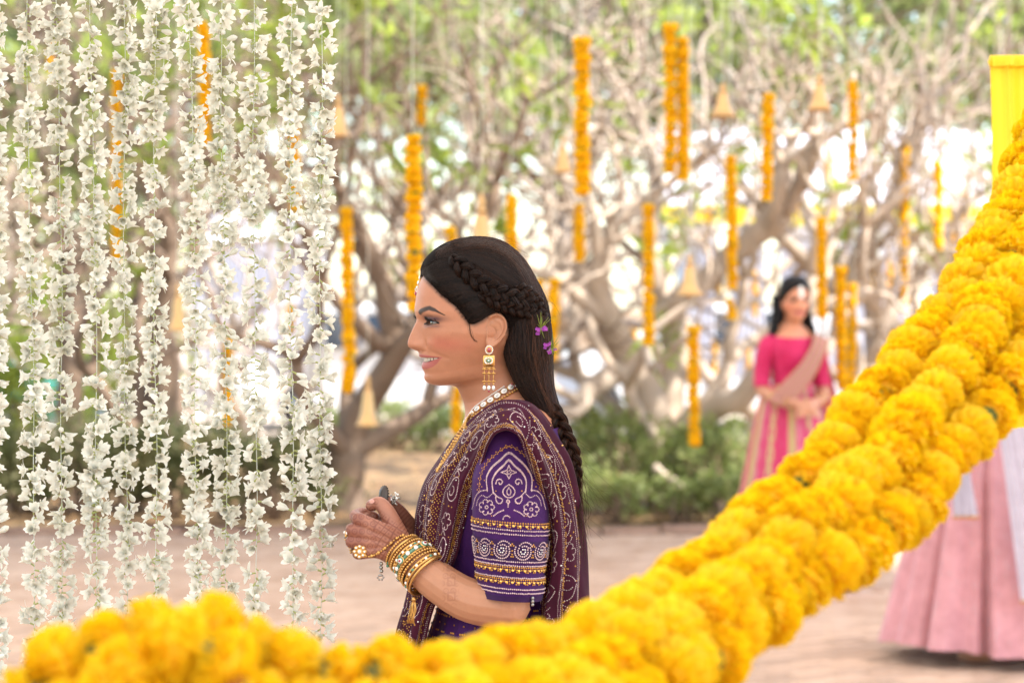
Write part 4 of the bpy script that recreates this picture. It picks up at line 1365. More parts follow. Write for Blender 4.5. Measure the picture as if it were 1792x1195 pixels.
# arms and hands: tapered limbs merged into one surface
near_arm = [([Q(900, 775, 3.78), Q(897, 900, 3.755), Q(893, 1000, 3.742), Q(886, 1060, 3.735)], [.043, .043, .039, .036]),
            ([Q(886, 1060, 3.735), Q(822, 1050, 3.745), Q(757, 1010, 3.765), Q(725, 980, 3.785), Q(700, 958, 3.80)], [.036, .0345, .031, .026, .0235])]
hand = []
for (mx_, my_), r0, r1 in (((628, 908), .0125, .0108), ((617, 928), .0128, .0108), ((616, 948), .0125, .0105), ((627, 968), .0115, .0098)):
    hand.append(([Q(698, 944 + (my_ - 908) * .55, 3.802), Q((698 + mx_) / 2, (950 + my_) / 2 + (my_ - 936) * .12, 3.788), Q(mx_, my_, 3.792)], [.0165, .0130, r1]))
hand.append(([Q(690, 950, 3.815), Q(655, 935, 3.81)], [.016, .013]))
hand.append(([Q(700, 944, 3.812), Q(686, 914, 3.815), Q(675, 892, 3.82), Q(663, 880, 3.825), Q(650, 884, 3.828)], [.017, .0150, .0125, .0108, .0095]))
for m0, p1, p2, p3, r in (((628, 908, 3.792), (622, 902, 3.822), (637, 897, 3.843), (655, 903, 3.842), .0095), ((617, 928, 3.792), (617, 925, 3.828), (636, 921, 3.852), (658, 924, 3.850), .0098),
                          ((616, 948, 3.792), (619, 946, 3.828), (638, 944, 3.850), (658, 945, 3.848), .0094), ((627, 968, 3.793), (630, 966, 3.82), (646, 963, 3.840), (662, 962, 3.838), .0084)):
    hand.append(([Q(*m0), Q(*p1), Q(*p2), Q(*p3)], [r * 1.08, r, r * .9, r * .78]))
far = [([Q(905, 780, 4.04), Q(895, 920, 4.08), Q(880, 1045, 4.07)], [.044, .043, .036]),
       ([Q(880, 1045, 4.07), Q(810, 1010, 4.00), Q(755, 972, 3.93), Q(735, 955, 3.905)], [.036, .033, .026, .0235]),
       ([Q(735, 955, 3.905), Q(700, 935, 3.875), Q(660, 925, 3.866)], [.024, .021, .016]),
       ([Q(728, 940, 3.895), Q(712, 915, 3.875), Q(697, 893, 3.862), Q(681, 876, 3.852)], [.016, .0140, .0112, .0085])]
for k_, yy in enumerate((905, 922, 940, 956)):
    far.append(([Q(668, yy + 6, 3.872), Q(636, yy, 3.868), Q(628, yy - 2, 3.85), Q(640, yy, 3.835)], [.0105, .0095, .0088, .0075]))
V, F = union(near_arm + hand + far, .00135, 3, .5)
ipx, ipy = 896 + V[:, 0] / V[:, 1] * FPX, HOR - (V[:, 2] - CAMZ) / V[:, 1] * FPX
base = np.array([.46, .215, .12])
C = np.broadcast_to(base, V.shape).copy()
# henna: lattice over the back of the hand, bands on fingers and forearm
warp = 1.6 * np.sin(ipx * .13 + ipy * .21)
a1 = warp + (ipx - 690) * .80 + (ipy - 940) * .60
a2 = -(ipx - 690) * .55 + (ipy - 940) * .83
lat = np.maximum(np.exp(-((np.mod(a1, 10.5) - 5.2) / 1.3) ** 2), np.exp(-((np.mod(a2, 10.5) - 5.2) / 1.3) ** 2))
dotm = np.exp(-(((np.mod(a1 + 5.2, 10.5) - 5.2) / 1.9) ** 2 + ((np.mod(a2 + 5.2, 10.5) - 5.2) / 1.9) ** 2))
on_back = sm(640, 656, ipx) * sm(712, 700, ipx) * sm(-30, -18, a2)
cell = np.hypot(np.mod(ipx + 6 * np.floor(ipy / 13.0), 13.0) - 6.5, np.mod(ipy, 13.0) - 6.5)
swirl = np.maximum(np.exp(-((cell - 4.4) / 1.2) ** 2), np.exp(-(cell / 1.7) ** 2))
fing = sm(646, 630, ipx)
wr = sm(.55, .9, .5 + .5 * np.sin(((ipx - 690) * .7 + (ipy - 950) * .7) * 1.05)) * sm(695, 702, ipx) * sm(726, 716, ipx)
rc_ = np.maximum(np.abs(ipx - 790), np.abs(np.mod(ipy - 1004, 26) - 13) * .9)
fa = np.maximum(swirl * .7, np.exp(-((np.mod(rc_, 13) - 6) / 1.3) ** 2)) * sm(772, 778, ipx) * sm(806, 798, ipx)
hk = np.clip(np.maximum.reduce([np.clip(lat * .8 + dotm * .8, 0, 1) * on_back, swirl * .75 * sm(668, 655, ipx), fing * (.5 + .4 * swirl), wr * .7, fa * .4]), 0, 1)
hk = hk * sm(1064, 1050, ipy)
tint = sm(735, 695, ipx) * .75
deep = np.where((V[:, 1] > 3.845)[:, None], [.10, .028, .018], [.17, .045, .030])  # henna darker on the far hand, its shade painted in
C = C * (1 - tint[:, None]) + np.array([.36, .145, .095]) * tint[:, None]
C = C * (1 - hk[:, None]) + deep * hk[:, None]
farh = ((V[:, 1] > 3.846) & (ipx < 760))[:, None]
C = np.where(farh, C * .25 + np.array([.11, .035, .024]) * .75, C)  # whole far hand painted dark for the shadow it is in
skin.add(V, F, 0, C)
for sg in (-1, 1):                       # legs and feet under the skirt
    yl_ = YB + sg * .09
    skin.add(*tube(cr([P(885, 1280, yl_), P(885, 1700, yl_), P(890, 2120, yl_)], 14), np.linspace(.085, .04, 14), 12), 0, base)
    skin.add(*tube(cr([P(900, 2150, yl_), P(850, 2180, yl_), P(770, 2198, yl_)], 8), [.035, .036, .036, .036, .034, .03, .026, .015], 10, flat=.7), 0, base)
body = skin.obj('body', M['skin'], bride, color=True)
make_eyes(bf, bride)
make_teeth(bf, bride)
o = MB().add(*ball(P(729.6, 541.5, YB - .001), .0022)).obj('bindi', M['ruby'], bride)
bn = MB()
for p in (P(684, 878, 3.845),):
    pass
bv_skin = BVHTree.FromPolygons([tuple(v) for v in Vw.reshape(-1, 3)], [tuple(q) for q in gridF(nr, na, True)])


def cast(bvh, px, py, near=YB):
    o_ = Vector((0, 0, CAMZ))
    d_ = Vector(P(px, py, 1.0)) - o_
    h, nrm, i, dd = bvh.ray_cast(o_, d_.normalized())
    if h is None:
        h, nrm, i, dd = bvh.find_nearest(Vector(P(px, py, near)))
    nrm = np.array(nrm)
    if nrm @ np.array(d_) > 0:
        nrm = -nrm
    return np.array(h), nrm


# ---- hair: close cap, combed strands, braids
ix = 855 - SB * (Vl[..., 0] * math.cos(YAW) - np.abs(Vl[..., 1]) * math.sin(YAW))
hd = hair_dist(ix, 585 - Vl[..., 2] * SB)
sel = np.where(t_ < 22.5)[0]
Vh = Vl[sel]
cen = np.array([.0, 0, .045])
out = norm(Vh - cen)
lift = (.0095 * sm(-3, 26, hd[sel]) + .0025 * sm(-2, 4, hd[sel]) + .006 * sm(880, 940, ix[sel]) * sm(480, 560, 585 - Vh[..., 2] * SB))
Vc = Vh + out * lift[..., None]
F = gridF(len(sel), na, True)
keep = (hd[sel].ravel()[F] > .5).all(1) & (Vc.reshape(-1, 3)[F][:, :, 2].mean(1) > (585 - 664) / SB)
capV = bf.w(Vc, t_[sel]).reshape(-1, 3)
hr = MB()
hr.add(capV, F[keep], 1, (.008, .005, .0042))
bv_cap = BVHTree.FromPolygons([tuple(v) for v in capV], [tuple(q) for q in F[keep]])
HR = np.random.default_rng(21)


def strand(mb, pts, r0, r1, lift0=.0006, jit=.0, n=14, col=None, taper=True, sides=4, bvh=None):
    """pts: photo pixels along the near side of the head, laid on the cap"""
    c2 = cr(np.asarray(pts, float), n)
    W = []
    for k, (a, b) in enumerate(c2):
        h, nn = cast(bvh or bv_cap, a, b)
        W.append(h + nn * lift0)
    W = np.array(W)
    W[1:-1] = (W[:-2] + 2 * W[1:-1] + W[2:]) / 4
    env = np.sin(np.linspace(0, np.pi, n)) ** .35 if taper else np.ones(n)
    mb.add(*tube(W, np.maximum(np.linspace(r0, r1, n) * env, .00012), sides, caps=False), 0, col)
    return W


def hcol(k=0.0):
    v = HR.uniform(.6, 1.5)
    return (np.array([.0062, .0040, .0034]) * (1 - k) + np.array([.085, .031, .014]) * k) * v  # k adds brown: dyed streaks plus painted sheen at crown and back


def lerp_guides(A_, B_, count, r, kcol, lift=(.0003, .0013), jitter=2.2, n=14):
    A_ = cr(np.asarray(A_, float), 9); B_ = cr(np.asarray(B_, float), 9)
    for i in range(count):
        k = HR.uniform(0, 1)
        g = A_ * (1 - k) + B_ * k
        g = g + HR.normal(0, jitter, 2) + HR.normal(0, jitter * .5, g.shape) * .5
        strand(hr, g, HR.uniform(*r), HR.uniform(*r), HR.uniform(*lift), n=n, col=hcol(kcol(k)) * (.55 + .9 * (.5 + .5 * math.sin(k * 47 + 3 * math.sin(k * 19)))))  # lock bands painted in: lighter sheen, darker shade between locks


# crown, combed back over the skull
lerp_guides([(738, 468), (750, 452), (774, 434), (800, 424), (836, 417), (874, 424), (903, 443), (925, 472), (942, 507), (956, 540), (966, 570), (970, 610)],
            [(745, 478), (760, 466), (778, 462), (800, 456), (832, 463), (864, 480), (890, 494), (915, 508), (936, 528), (948, 550), (955, 580), (960, 615)], 1700, (.0002, .00065), lambda k: (.05 + .35 * (1 - k)) * HR.uniform(.0, 1.0), n=18)
lerp_guides([(800, 422), (836, 415), (874, 422), (903, 441), (926, 470), (943, 505), (957, 540)], [(800, 430), (836, 426), (872, 434), (898, 452), (918, 478), (934, 510), (948, 540)], 600, (.0002, .0006), lambda k: HR.uniform(.0, .4), n=18, jitter=6)
# front, from the hairline back into the braids
lerp_guides([(741, 477), (752, 464), (768, 456), (790, 455)], [(744, 487), (768, 484), (795, 480), (815, 480)], 420, (.0002, .0007), lambda k: .05)
lerp_guides([(744, 486), (765, 482), (795, 478), (828, 490)], [(772, 515), (800, 506), (830, 506), (860, 515)], 800, (.0002, .0007), lambda k: .05 * HR.uniform(0, 2))
lerp_guides([(772, 515), (800, 506), (830, 506), (860, 516)], [(812, 552), (835, 540), (862, 532), (895, 536)], 800, (.0002, .0007), lambda k: .05 * HR.uniform(0, 2))
lerp_guides([(812, 552), (835, 540), (862, 530), (895, 536)], [(822, 566), (842, 559), (868, 546), (908, 546)], 420, (.0002, .0006), lambda k: .06)
lerp_guides([(830, 462), (855, 478), (880, 494), (905, 508)], [(815, 486), (845, 500), (872, 516), (905, 532)], 320, (.0002, .0007), lambda k: .1)
# the mass behind the ear, falling into the long braid
MC = np.array([(920, 528), (923, 575), (925, 615), (931, 648), (942, 682), (957, 711), (973, 742)], float)
MW = [17, 41, 43, 38, 30, 22, 16]
MY = [3.866, 3.862, 3.858, 3.853, 3.846, 3.840, 3.835]
MD = [.030, .036, .037, .032, .026, .021, .016]
ts = np.linspace(0, 1, 26)
mc = cr(MC, 26); mw = interp(np.linspace(0, 1, 7), MW, ts); my = interp(np.linspace(0, 1, 7), MY, ts); md = interp(np.linspace(0, 1, 7), MD, ts)
tan = norm(np.gradient(mc, axis=0)); nor = np.stack([-tan[:, 1], tan[:, 0]], 1)


def mass_pt(i, a, k):
    q = mc[i] + nor[i] * mw[i] * math.cos(a) * k
    return P(q[0], q[1], my[i] - md[i] * math.sin(a) * k)


core = np.array([[mass_pt(i, a, .93) for a in np.linspace(0, 6.2832, 24, endpoint=False)] for i in range(26)])
hr.add(core.reshape(-1, 3), gridF(26, 24, True), 1, (.007, .0045, .004))
for k in range(1300):
    a = HR.uniform(-.5, 3.65); dr = HR.normal(0, .25); kk = HR.uniform(.92, 1.03)
    i0 = HR.integers(0, 6)
    pts = np.array([mass_pt(i, a + dr * (i / 25) + .06 * math.sin(i * .5 + k), kk) for i in range(i0, 26)])
    hr.add(*tube(pts[::2], HR.uniform(.0002, .0008), 4, caps=False), 0, hcol(HR.uniform(0, .45) * (1.4 if math.cos(a) < 0 else .6)))
# a loose wisp before the ear
for k in range(7):
    strand(hr, [(822 + HR.normal(0, 2.5), 562), (823 + HR.normal(0, 1.5), 578), (827 + HR.normal(0, 1.5), 590), (833 + HR.normal(0, 2), 598)], .00016, .00008, .0005, col=hcol(), bvh=bv_skin)
for k in range(220):                      # baby hairs along the forehead line
    i = HR.uniform(0, 1)
    a = cr(np.array([(742, 482), (773, 514), (800, 537), (818, 560)]), 30)[int(i * 29)]
    d0 = HR.uniform(-4, 5)
    strand(hr, [a + [-d0, d0 * .8] + HR.normal(0, 1.2, 2), a + [8 + HR.normal(0, 3), -4 + HR.normal(0, 3)], a + [20, -9 + HR.normal(0, 4)]], .00007, .00016, .0005, col=hcol(.1), bvh=bv_skin, n=7)
# flyaways
for k in range(45):
    x0 = HR.uniform(780, 950)
    p0, nn = cast(bv_cap, x0, 425 if x0 < 880 else 425 + (x0 - 880) * 1.4)
    dirn = norm(np.array([.8, HR.normal(0, .4), -.25 + HR.normal(0, .35)]))
    L = HR.uniform(.02, .06)
    hr.add(*tube(cr([p0, p0 + dirn * L * .5 + nn * .004, p0 + dirn * L + [0, 0, -.006]], 6), .0001, 3, caps=False), 0, hcol(.6))
hr.obj('hair', [M['hair'], M['haircap']], bride, color=True)


def braid(name, C, width, thick, turns, nsub, r_sub, parent, kcol, nrm=None, taper=None):
    """three-lock braid round the centre line C (Nx3)"""
    C = cr(C, 110)
    n = len(C)
    T = norm(np.gradient(C, axis=0))
    if nrm is None:
        nrm = np.tile([0, -1.0, 0], (n, 1))
    Nn = norm(nrm - T * np.sum(nrm * T, 1, keepdims=True))
    B = np.cross(T, Nn)
    s = np.linspace(0, 1, n)
    tp = np.ones(n) if taper is None else np.interp(s, *taper)
    mb = MB()
    for k in range(3):
        ph = 2 * np.pi * (s * turns + k / 3)
        cen_ = C + B * (np.sin(ph) * width * tp)[:, None] + Nn * (np.sin(2 * ph) * thick * tp)[:, None]
        R = .62 * width * tp
        mb.add(*tube(cen_, R * .85, 8, flat=.8), 0, np.array([.008, .005, .0045]))
        Tt, N2, B2 = frames(cen_)
        for j in range(nsub):
            a = 6.283 * j / nsub + HR.uniform(-.2, .2)
            tw = a + s * turns * 2.0
            rr_ = R * HR.uniform(.80, 1.02)
            pts = cen_ + N2 * (np.cos(tw) * rr_)[:, None] * .85 + B2 * (np.sin(tw) * rr_)[:, None]
            mb.add(*tube(pts, np.maximum(r_sub * tp, .0003), 4, caps=False), 0, hcol(kcol * HR.uniform(0, 1)))
    return mb.obj(name, M['hair'], parent, color=True)


def on_cap(pts, lift):
    W, Nn = [], []
    for a, b in cr(np.asarray(pts, float), 24):
        h, nn = cast(bv_cap, a, b)
        W.append(h + nn * lift); Nn.append(nn)
    W = np.array(W)
    for _ in range(2):
        W[1:-1] = (W[:-2] + 2 * W[1:-1] + W[2:]) / 4
    nn = np.array([np.interp(np.linspace(0, 1, 110), np.linspace(0, 1, 24), np.array(Nn)[:, k]) for k in range(3)]).T
    return W, nn


W, nn = on_cap([(790, 452), (806, 466), (826, 486), (850, 501), (878, 515), (905, 524), (932, 533), (950, 547)], .0022)
braid('braid', W, .0098, .0042, 3.6, 30, .00075, bride, .2, nn, ([0, .12, .8, 1], [.5, 1, 1, .7]))
W, nn = on_cap([(838, 516), (866, 526), (893, 537), (915, 545), (932, 551), (950, 557)], .0028)
braid('braid', W, .0086, .0042, 3.0, 30, .00075, bride, .25, nn, ([0, .2, 1], [.4, 1, .8]))
W, nn = on_cap([(898, 506), (922, 513), (938, 528), (948, 548)], .004)
braid('braid', W, .0075, .0040, 1.9, 26, .0007, bride, .3, nn, ([0, .2, 1], [.4, 1, .7]))
TB = [P(955, 700, 3.843), P(973, 731, 3.825), P(988, 762, 3.81), P(1001, 792, 3.80), P(1009, 820, 3.80), P(1014, 862, 3.805)]
braid('long_braid', TB, .0098, .0065, 2.9, 40, .0007, bride, .5, None, ([0, .15, .6, .85, 1], [.85, 1.05, .9, .55, .1]))
# loose ends and wisps round the long braid
wb = MB()
for k in range(70):
    i = HR.uniform(.0, 1)
    c0 = cr(np.array(TB), 40)[int(i * 39)]
    dirn = norm(np.array([.35 + HR.normal(0, .4), HR.normal(0, .3), -1.0 + HR.normal(0, .25)]))
    L = HR.uniform(.03, .12)
    p0 = c0 + HR.normal(0, .006, 3)
    wb.add(*tube(cr([p0, p0 + dirn * L * .5 + HR.normal(0, .006, 3), p0 + dirn * L + [HR.normal(.01, .012), 0, HR.normal(0, .01)]], 8), np.linspace(.0002, .00008, 8), 3, caps=False), 0, hcol(HR.uniform(.3, 1)))
for k in range(60):
    p0 = P(1011 + HR.normal(0, 4), 845 + HR.uniform(-30, 30), 3.803)
    wb.add(*tube(cr([p0, p0 + [HR.normal(.0, .006), 0, -.03], p0 + [HR.normal(.006, .014), HR.normal(0, .01), -.06 - HR.uniform(0, .06)]], 8), np.linspace(.0006, .00015, 8), 3, caps=False), 0, hcol(HR.uniform(.3, 1)))
wb.obj('loose_hair', M['hair'], bride, color=True)

# sprig of small purple flowers in the hair
M['statice'] = mat('purple_petal', (.42, .08, .46), .6, trans=.3, tcol=(.6, .15, .6), var=.25, vscale=200)
M['sprig'] = mat('sprig_green', (.32, .40, .06), .6, trans=.3)
for grp in (((944, 577, 7, 6), (953, 574, 4, 4)), ((963, 613, 7, 6), (955, 602, 3, 4))):
    fs = MB()
    for cx_, cy_, n_, r_ in grp:
        c0 = P(cx_, cy_, 3.815 if cx_ < 955 else 3.825)
        for k in range(n_):
            c1 = c0 + HR.normal(0, r_ / SB * .6, 3)
            for j in range(5):
                a = 1.2566 * j + HR.uniform(0, 1)
                dv = np.array([math.cos(a), -.5, math.sin(a)])
                fs.add(*leaf_quads(np.array([c1]), np.array([dv]), np.array([[0, -1, .2]]), [.0042], [.0036], -.2), 0)
    root = P(grp[0][0] + 2, grp[0][1] - 5, 3.825)
    for k in range(14):
        dv = norm(np.array([HR.uniform(-.3, 1.0), -.3, HR.normal(.2, .8)]))
        L = HR.uniform(.008, .024)
        fs.add(*tube(cr([root, root + dv * L * .5 + [0, -.002, 0], root + dv * L + [0, 0, .002]], 5), np.linspace(.0008, .0002, 5), 4), 1)
    fs.obj('flower_sprig', [M['statice'], M['sprig']], bride)
# ------------------------------------------------------------------ clothes
def cloth_mat(name, col, col2, rough=.6, sheen=.08, trans=0.0, tcol=None, weave=900):
    return mat(name, col, rough, color2=col2, vscale=14, bump=.12, bscale=weave, sheen=sheen, trans=trans, tcol=tcol, spec=.15, var=.12)


M['purple'] = cloth_mat('purple_silk', (.040, .008, .080), (.054, .010, .098))
M['navyhem'] = cloth_mat('dark_purple_band', (.030, .008, .055), (.040, .012, .07))
M['maroon'] = cloth_mat('maroon_chiffon', (.045, .006, .018), (.070, .008, .030), .6, .10, .25, (.25, .02, .10))
M['dot_white'] = mat('pale_thread', (.60, .42, .43), .6, rnd=0, var=.3, vscale=60)
M['dot_gold'] = mat('gold_thread', (.50, .23, .035), .5, metal=.2, var=.35, vscale=60)
M['sequin'] = mat('sequin', (.85, .80, .78), .12, metal=.6)
M['sequin_g'] = mat('gold_sequin', (.9, .55, .15), .18, metal=.85)

# blouse body: the torso loft let out by a few millimetres
sel = np.where((t_ > 27.0) & (t_ < 33.2))[0]
Vt = Vw[sel]
cen_ = Vt.mean(1, keepdims=True)
rad_ = norm((Vt - cen_) * [1, 1, 0])
blouse = MB()
blouse.add((Vt + rad_ * .006).reshape(-1, 3), gridF(len(sel), na, True))
blouse.obj('blouse', M['purple'], bride)

# near sleeve: rows of (photo row, left edge, right edge)
SL = np.array([(741, 872, 905), (746, 858, 922), (756, 845, 936), (775, 835, 949), (805, 829, 957), (850, 826, 962), (900, 827, 963), (950, 830, 960), (1000, 834, 954), (1028, 837, 950), (1046, 840, 947)], float)
YS = 3.735
SLOPE = .075


def sleeve_fold(y, a):
    return .0030 * np.sin(y * .085 + 3 * np.sin(a + .6)) * (sm(850, 770, y) + .18 + .5 * sm(980, 1040, y)) + .0012 * np.sin(a * 3 + y * .02)


def sleeve_pt(y, a, off=0.0):
    """y photo row at the sleeve's middle, a angle round the arm (0 faces the lens, + to the right)"""
    l, r = interp(SL[:, 0], SL[:, 1], y), interp(SL[:, 0], SL[:, 2], y)
    k = YS / FPX
    cx = (l + r) / 2; hw = (r - l) / 2 * k + off + sleeve_fold(y, a)
    X = (cx - 896) * k + hw * np.sin(a)
    Yv = YS - .92 * hw * np.cos(a)
    Zv = CAMZ + (HOR - y) * k - SLOPE * hw * np.sin(a) * sm(760, 860, y)
    return np.stack(np.broadcast_arrays(X, Yv, Zv), -1)


ys = np.concatenate([np.linspace(741, 790, 24), np.linspace(793, 1046, 70)])
aa = np.linspace(-np.pi, np.pi, 72, endpoint=False)
g = sleeve_pt(ys[:, None], aa[None])
inner = sleeve_pt(np.array([1046.0, 1030.0])[:, None], aa[None], -.003)
sl = MB().add(g.reshape(-1, 3), gridF(len(ys), 72, True)).add(np.concatenate([g[-1], inner[0], inner[1]]).reshape(-1, 3), gridF(3, 72, True))
sleeve = sl.obj('sleeve', M['purple'], bride)
bv_sl = BVHTree.FromPolygons([tuple(v) for v in g.reshape(-1, 3)], [tuple(q) for q in gridF(len(ys), 72, True)])
# far sleeve
fsv = cr([Q(905, 760, 4.03), Q(898, 900, 4.07), Q(885, 1030, 4.075)], 16)
MB().add(*tube(fsv, np.linspace(.056, .060, 16), 20, caps=False)).obj('sleeve', M['purple'], bride)

# dark paisley band and hem band, a hair proud of the sleeve
def band(y0, y1, off, m, name, parent):
    yy = np.linspace(y0, y1, 8)
    gb = sleeve_pt(yy[:, None], aa[None], off)
    MB().add(gb.reshape(-1, 3), gridF(8, 72, True)).obj(name, m, parent)


band(940, 974, .0010, M['navyhem'], 'paisley_band', sleeve)
band(1037, 1046.5, .0010, M['navyhem'], 'hem_band', sleeve)


class Dots:
    def __init__(s):
        s.mb = MB()

    def dot(s, p, n, r, m):
        n = norm(n)
        x = norm(np.cross(n, [.3, .1, 1])); y = np.cross(n, x)
        a = np.arange(6) * 1.0472
        ring = p + r * (np.cos(a)[:, None] * x + np.sin(a)[:, None] * y)
        top = p + n * r * .55 + .6 * r * 0
        mid = p + n * r * .40 + .62 * r * (np.cos(a)[:, None] * x + np.sin(a)[:, None] * y)
        V = np.concatenate([ring, mid, [top]])
        j = np.arange(6); j2 = (j + 1) % 6
        s.mb.add(V, [np.stack([j, j2, 6 + j2, 6 + j], 1), np.stack([6 + j, 6 + j2, np.full(6, 12)], 1)], m)

    def build(s, name, parent):
        o = s.mb.obj(name, [M['dot_white'], M['dot_gold'], M['sequin'], M['sequin_g']], parent)
        o['kind'] = 'stuff'
        return o


DR = np.random.default_rng(5)
sd_ = Dots()


def curve_on(bvh, pts, step, r, m, D, closed=False, off=.0005, smooth=True):
    pts = np.asarray(pts, float)
    if closed:
        pts = np.concatenate([pts, pts[:1]])
    c2 = cr(pts, max(8, len(pts) * 16)) if smooth else pts
    L = np.concatenate([[0], np.cumsum(np.linalg.norm(np.diff(c2, axis=0), axis=1))])
    for q in np.arange(0, L[-1] - (step * .5 if closed else 0), step):
        a, b = np.interp(q, L, c2[:, 0]), np.interp(q, L, c2[:, 1])
        h, nn = cast(bvh, a, b, YS)
        D.dot(h + nn * off, nn, r * DR.uniform(.85, 1.12), m)


# motifs traced from the photograph (zoomed coordinates -> photo)
zz = lambda pts: [(580 + x / 2.656, 680 + y / 2.656) for x, y in pts]
mirror = lambda pts, cx=825: [(2 * cx - x, y) for x, y in pts]
WH, GO, SQ, SG = 0, 1, 2, 3
arch = [(725, 470), (722, 410), (745, 365), (790, 325), (825, 296), (862, 320), (905, 362), (930, 410), (930, 470)]
arch2 = [(752, 480), (748, 425), (768, 385), (800, 355), (825, 330), (850, 355), (884, 385), (904, 425), (902, 480)]
for p_ in (arch, arch2):
    curve_on(bv_sl, zz(p_), 2.7, .00125, WH, sd_)
    curve_on(bv_sl, zz([(x * 1.0, y + 6) for x, y in p_]), 2.7, .00105, WH, sd_)
for mm in (lambda q: q, mirror):
    curve_on(bv_sl, zz(mm([(752, 480), (770, 500), (795, 515), (790, 530), (775, 532), (765, 515), (765, 495)])), 2.7, .00125, WH, sd_)
    curve_on(bv_sl, zz(mm([(722, 470), (690, 478), (672, 500), (662, 535), (655, 560)])), 2.7, .0012, WH, sd_)
    curve_on(bv_sl, zz(mm([(745, 490), (725, 505), (700, 495), (682, 515), (675, 545)])), 2.9, .0010, WH, sd_)
    curve_on(bv_sl, zz(mm([(765, 440), (770, 425), (785, 420), (795, 432), (785, 445), (778, 435)])), 2.6, .0012, WH, sd_)
    curve_on(bv_sl, zz(mm([(755, 590), (775, 575), (805, 562)])), 2.8, .0012, WH, sd_)
    for k in range(7):               # rosettes
        a = 6.283 * k / 7
        cx_, cy_ = (722, 550) if mm is not mirror else (928, 560)
        curve_on(bv_sl, zz([(cx_ + 24 * math.cos(a) + 12 * math.cos(b), cy_ + 24 * math.sin(a) + 12 * math.sin(b)) for b in np.linspace(a - 1.9, a + 1.9, 5)]), 2.7, .00115, WH, sd_)
        curve_on(bv_sl, zz([(cx_ + 7 * math.cos(a), cy_ + 7 * math.sin(a)), (cx_ + 8 * math.cos(a + .1), cy_ + 8 * math.sin(a + .1))]), 3, .00115, WH, sd_)
    for gx, gy in ((735, 385), (712, 425), (700, 455), (745, 590), (765, 475), (690, 440)):
        curve_on(bv_sl, zz(mm([(gx, gy), (gx + .5, gy)])), 5, .0012, GO, sd_)
curve_on(bv_sl, zz([(825, 445), (805, 460), (797, 480), (808, 500), (825, 506), (842, 500), (853, 480), (845, 460)]), 2.6, .0012, WH, sd_, True)
curve_on(bv_sl, zz([(825, 460), (816, 475), (820, 492), (830, 492), (834, 475)]), 2.5, .0011, WH, sd_, True)
st_ = [(825 + (34 if k % 2 == 0 else 14) * math.sin(k * .7854) * 1.05, 388 - (34 if k % 2 == 0 else 14) * math.cos(k * .7854) * .9) for k in range(8)]
curve_on(bv_sl, zz(st_ + st_[:1]), 2.6, .0011, WH, sd_, smooth=False)
for k in range(6):
    curve_on(bv_sl, zz([(825 + 8 * math.cos(k), 388 + 8 * math.sin(k)), (825.5 + 8 * math.cos(k), 388 + 8 * math.sin(k))]), 5, .0011, WH, sd_)
curve_on(bv_sl, zz([(820, 515), (814, 524), (822, 532), (828, 524)]), 2.4, .0012, WH, sd_, True)
curve_on(bv_sl, zz([(822, 535), (821, 550)]), 2.6, .0012, WH, sd_)
curve_on(bv_sl, zz([(798, 605), (805, 592), (820, 590), (832, 600)]), 2.6, .0012, WH, sd_)
# gold crockets round the arch
ar = cr(np.array([(690, 470), (700, 400), (725, 350), (770, 305), (825, 272), (880, 300), (925, 345), (952, 395), (965, 465)], float), 22)
tg = norm(np.gradient(ar, axis=0)); ng = np.stack([tg[:, 1], -tg[:, 0]], 1)
for k in range(22):
    for dq in ((0, 0), (8, -4), (-8, -4), (0, -11)):
        q = ar[k] + tg[k] * dq[0] + ng[k] * (-dq[1])
        curve_on(bv_sl, zz([tuple(q), (q[0] + .4, q[1])]), 5, .00130, GO, sd_)


def ring_dots(y, step, r, m, jit=0.0, a0=-2.6, a1=2.6, dy=None):
    hw = .055
    n = int((a1 - a0) * hw / step)
    for k in range(n):
        a = a0 + (a1 - a0) * k / n
        yy = y + (dy(k) if dy else 0) + DR.normal(0, jit)
        p = sleeve_pt(yy, a, .0014)
        sd_.dot(p, np.array([math.sin(a), -math.cos(a), 0]), r * DR.uniform(.9, 1.1), m)


for y in (922, 929, 976, 983, 1004, 1024, 1031):
    ring_dots(y, .0031, .0013, WH, .25)
for y0 in (913, 990, 1011):
    for row, per in ((0, 1), (4, 1), (8, 2)):
        ring_dots(y0 + row - 4, .0036, .00145, GO, .3, dy=(lambda k: 0) if per == 1 else (lambda k: 0 if (k // 2) % 2 else -8))
    for a in np.arange(-2.5, 2.5, .17):
        sd_.dot(sleeve_pt(y0 + 1, a, .0016), np.array([math.sin(a), -math.cos(a), .3]), .0022, SG)
for k, a in enumerate(np.arange(-2.5, 2.5, .56)):      # paisleys in the dark band
    for rr_, n_ in ((1.0, 26), (.62, 15), (.28, 6)):
        for q in range(n_):
            b = 6.283 * q / n_
            dx = rr_ * .0118 * math.cos(b) + (.004 * rr_ if math.sin(b) < -.6 else 0)
            dy_ = rr_ * 13.5 * math.sin(b) * (1.25 if math.sin(b) < 0 else 1)
            sd_.dot(sleeve_pt(958 + dy_, a + dx / .055, .0022), np.array([math.sin(a), -math.cos(a), 0]), .0013, WH if rr_ > .4 else SQ)
    for q in ((-3, -9), (0, -12), (3, -9), (-2, 10), (2, 10), (0, 6), (0, 0)):
        sd_.dot(sleeve_pt(957 + q[1], a + .28 + q[0] * .012, .0022), np.array([math.sin(a + .28), -math.cos(a + .28), 0]), .0014, GO)
sd_.build('embroidery', sleeve)

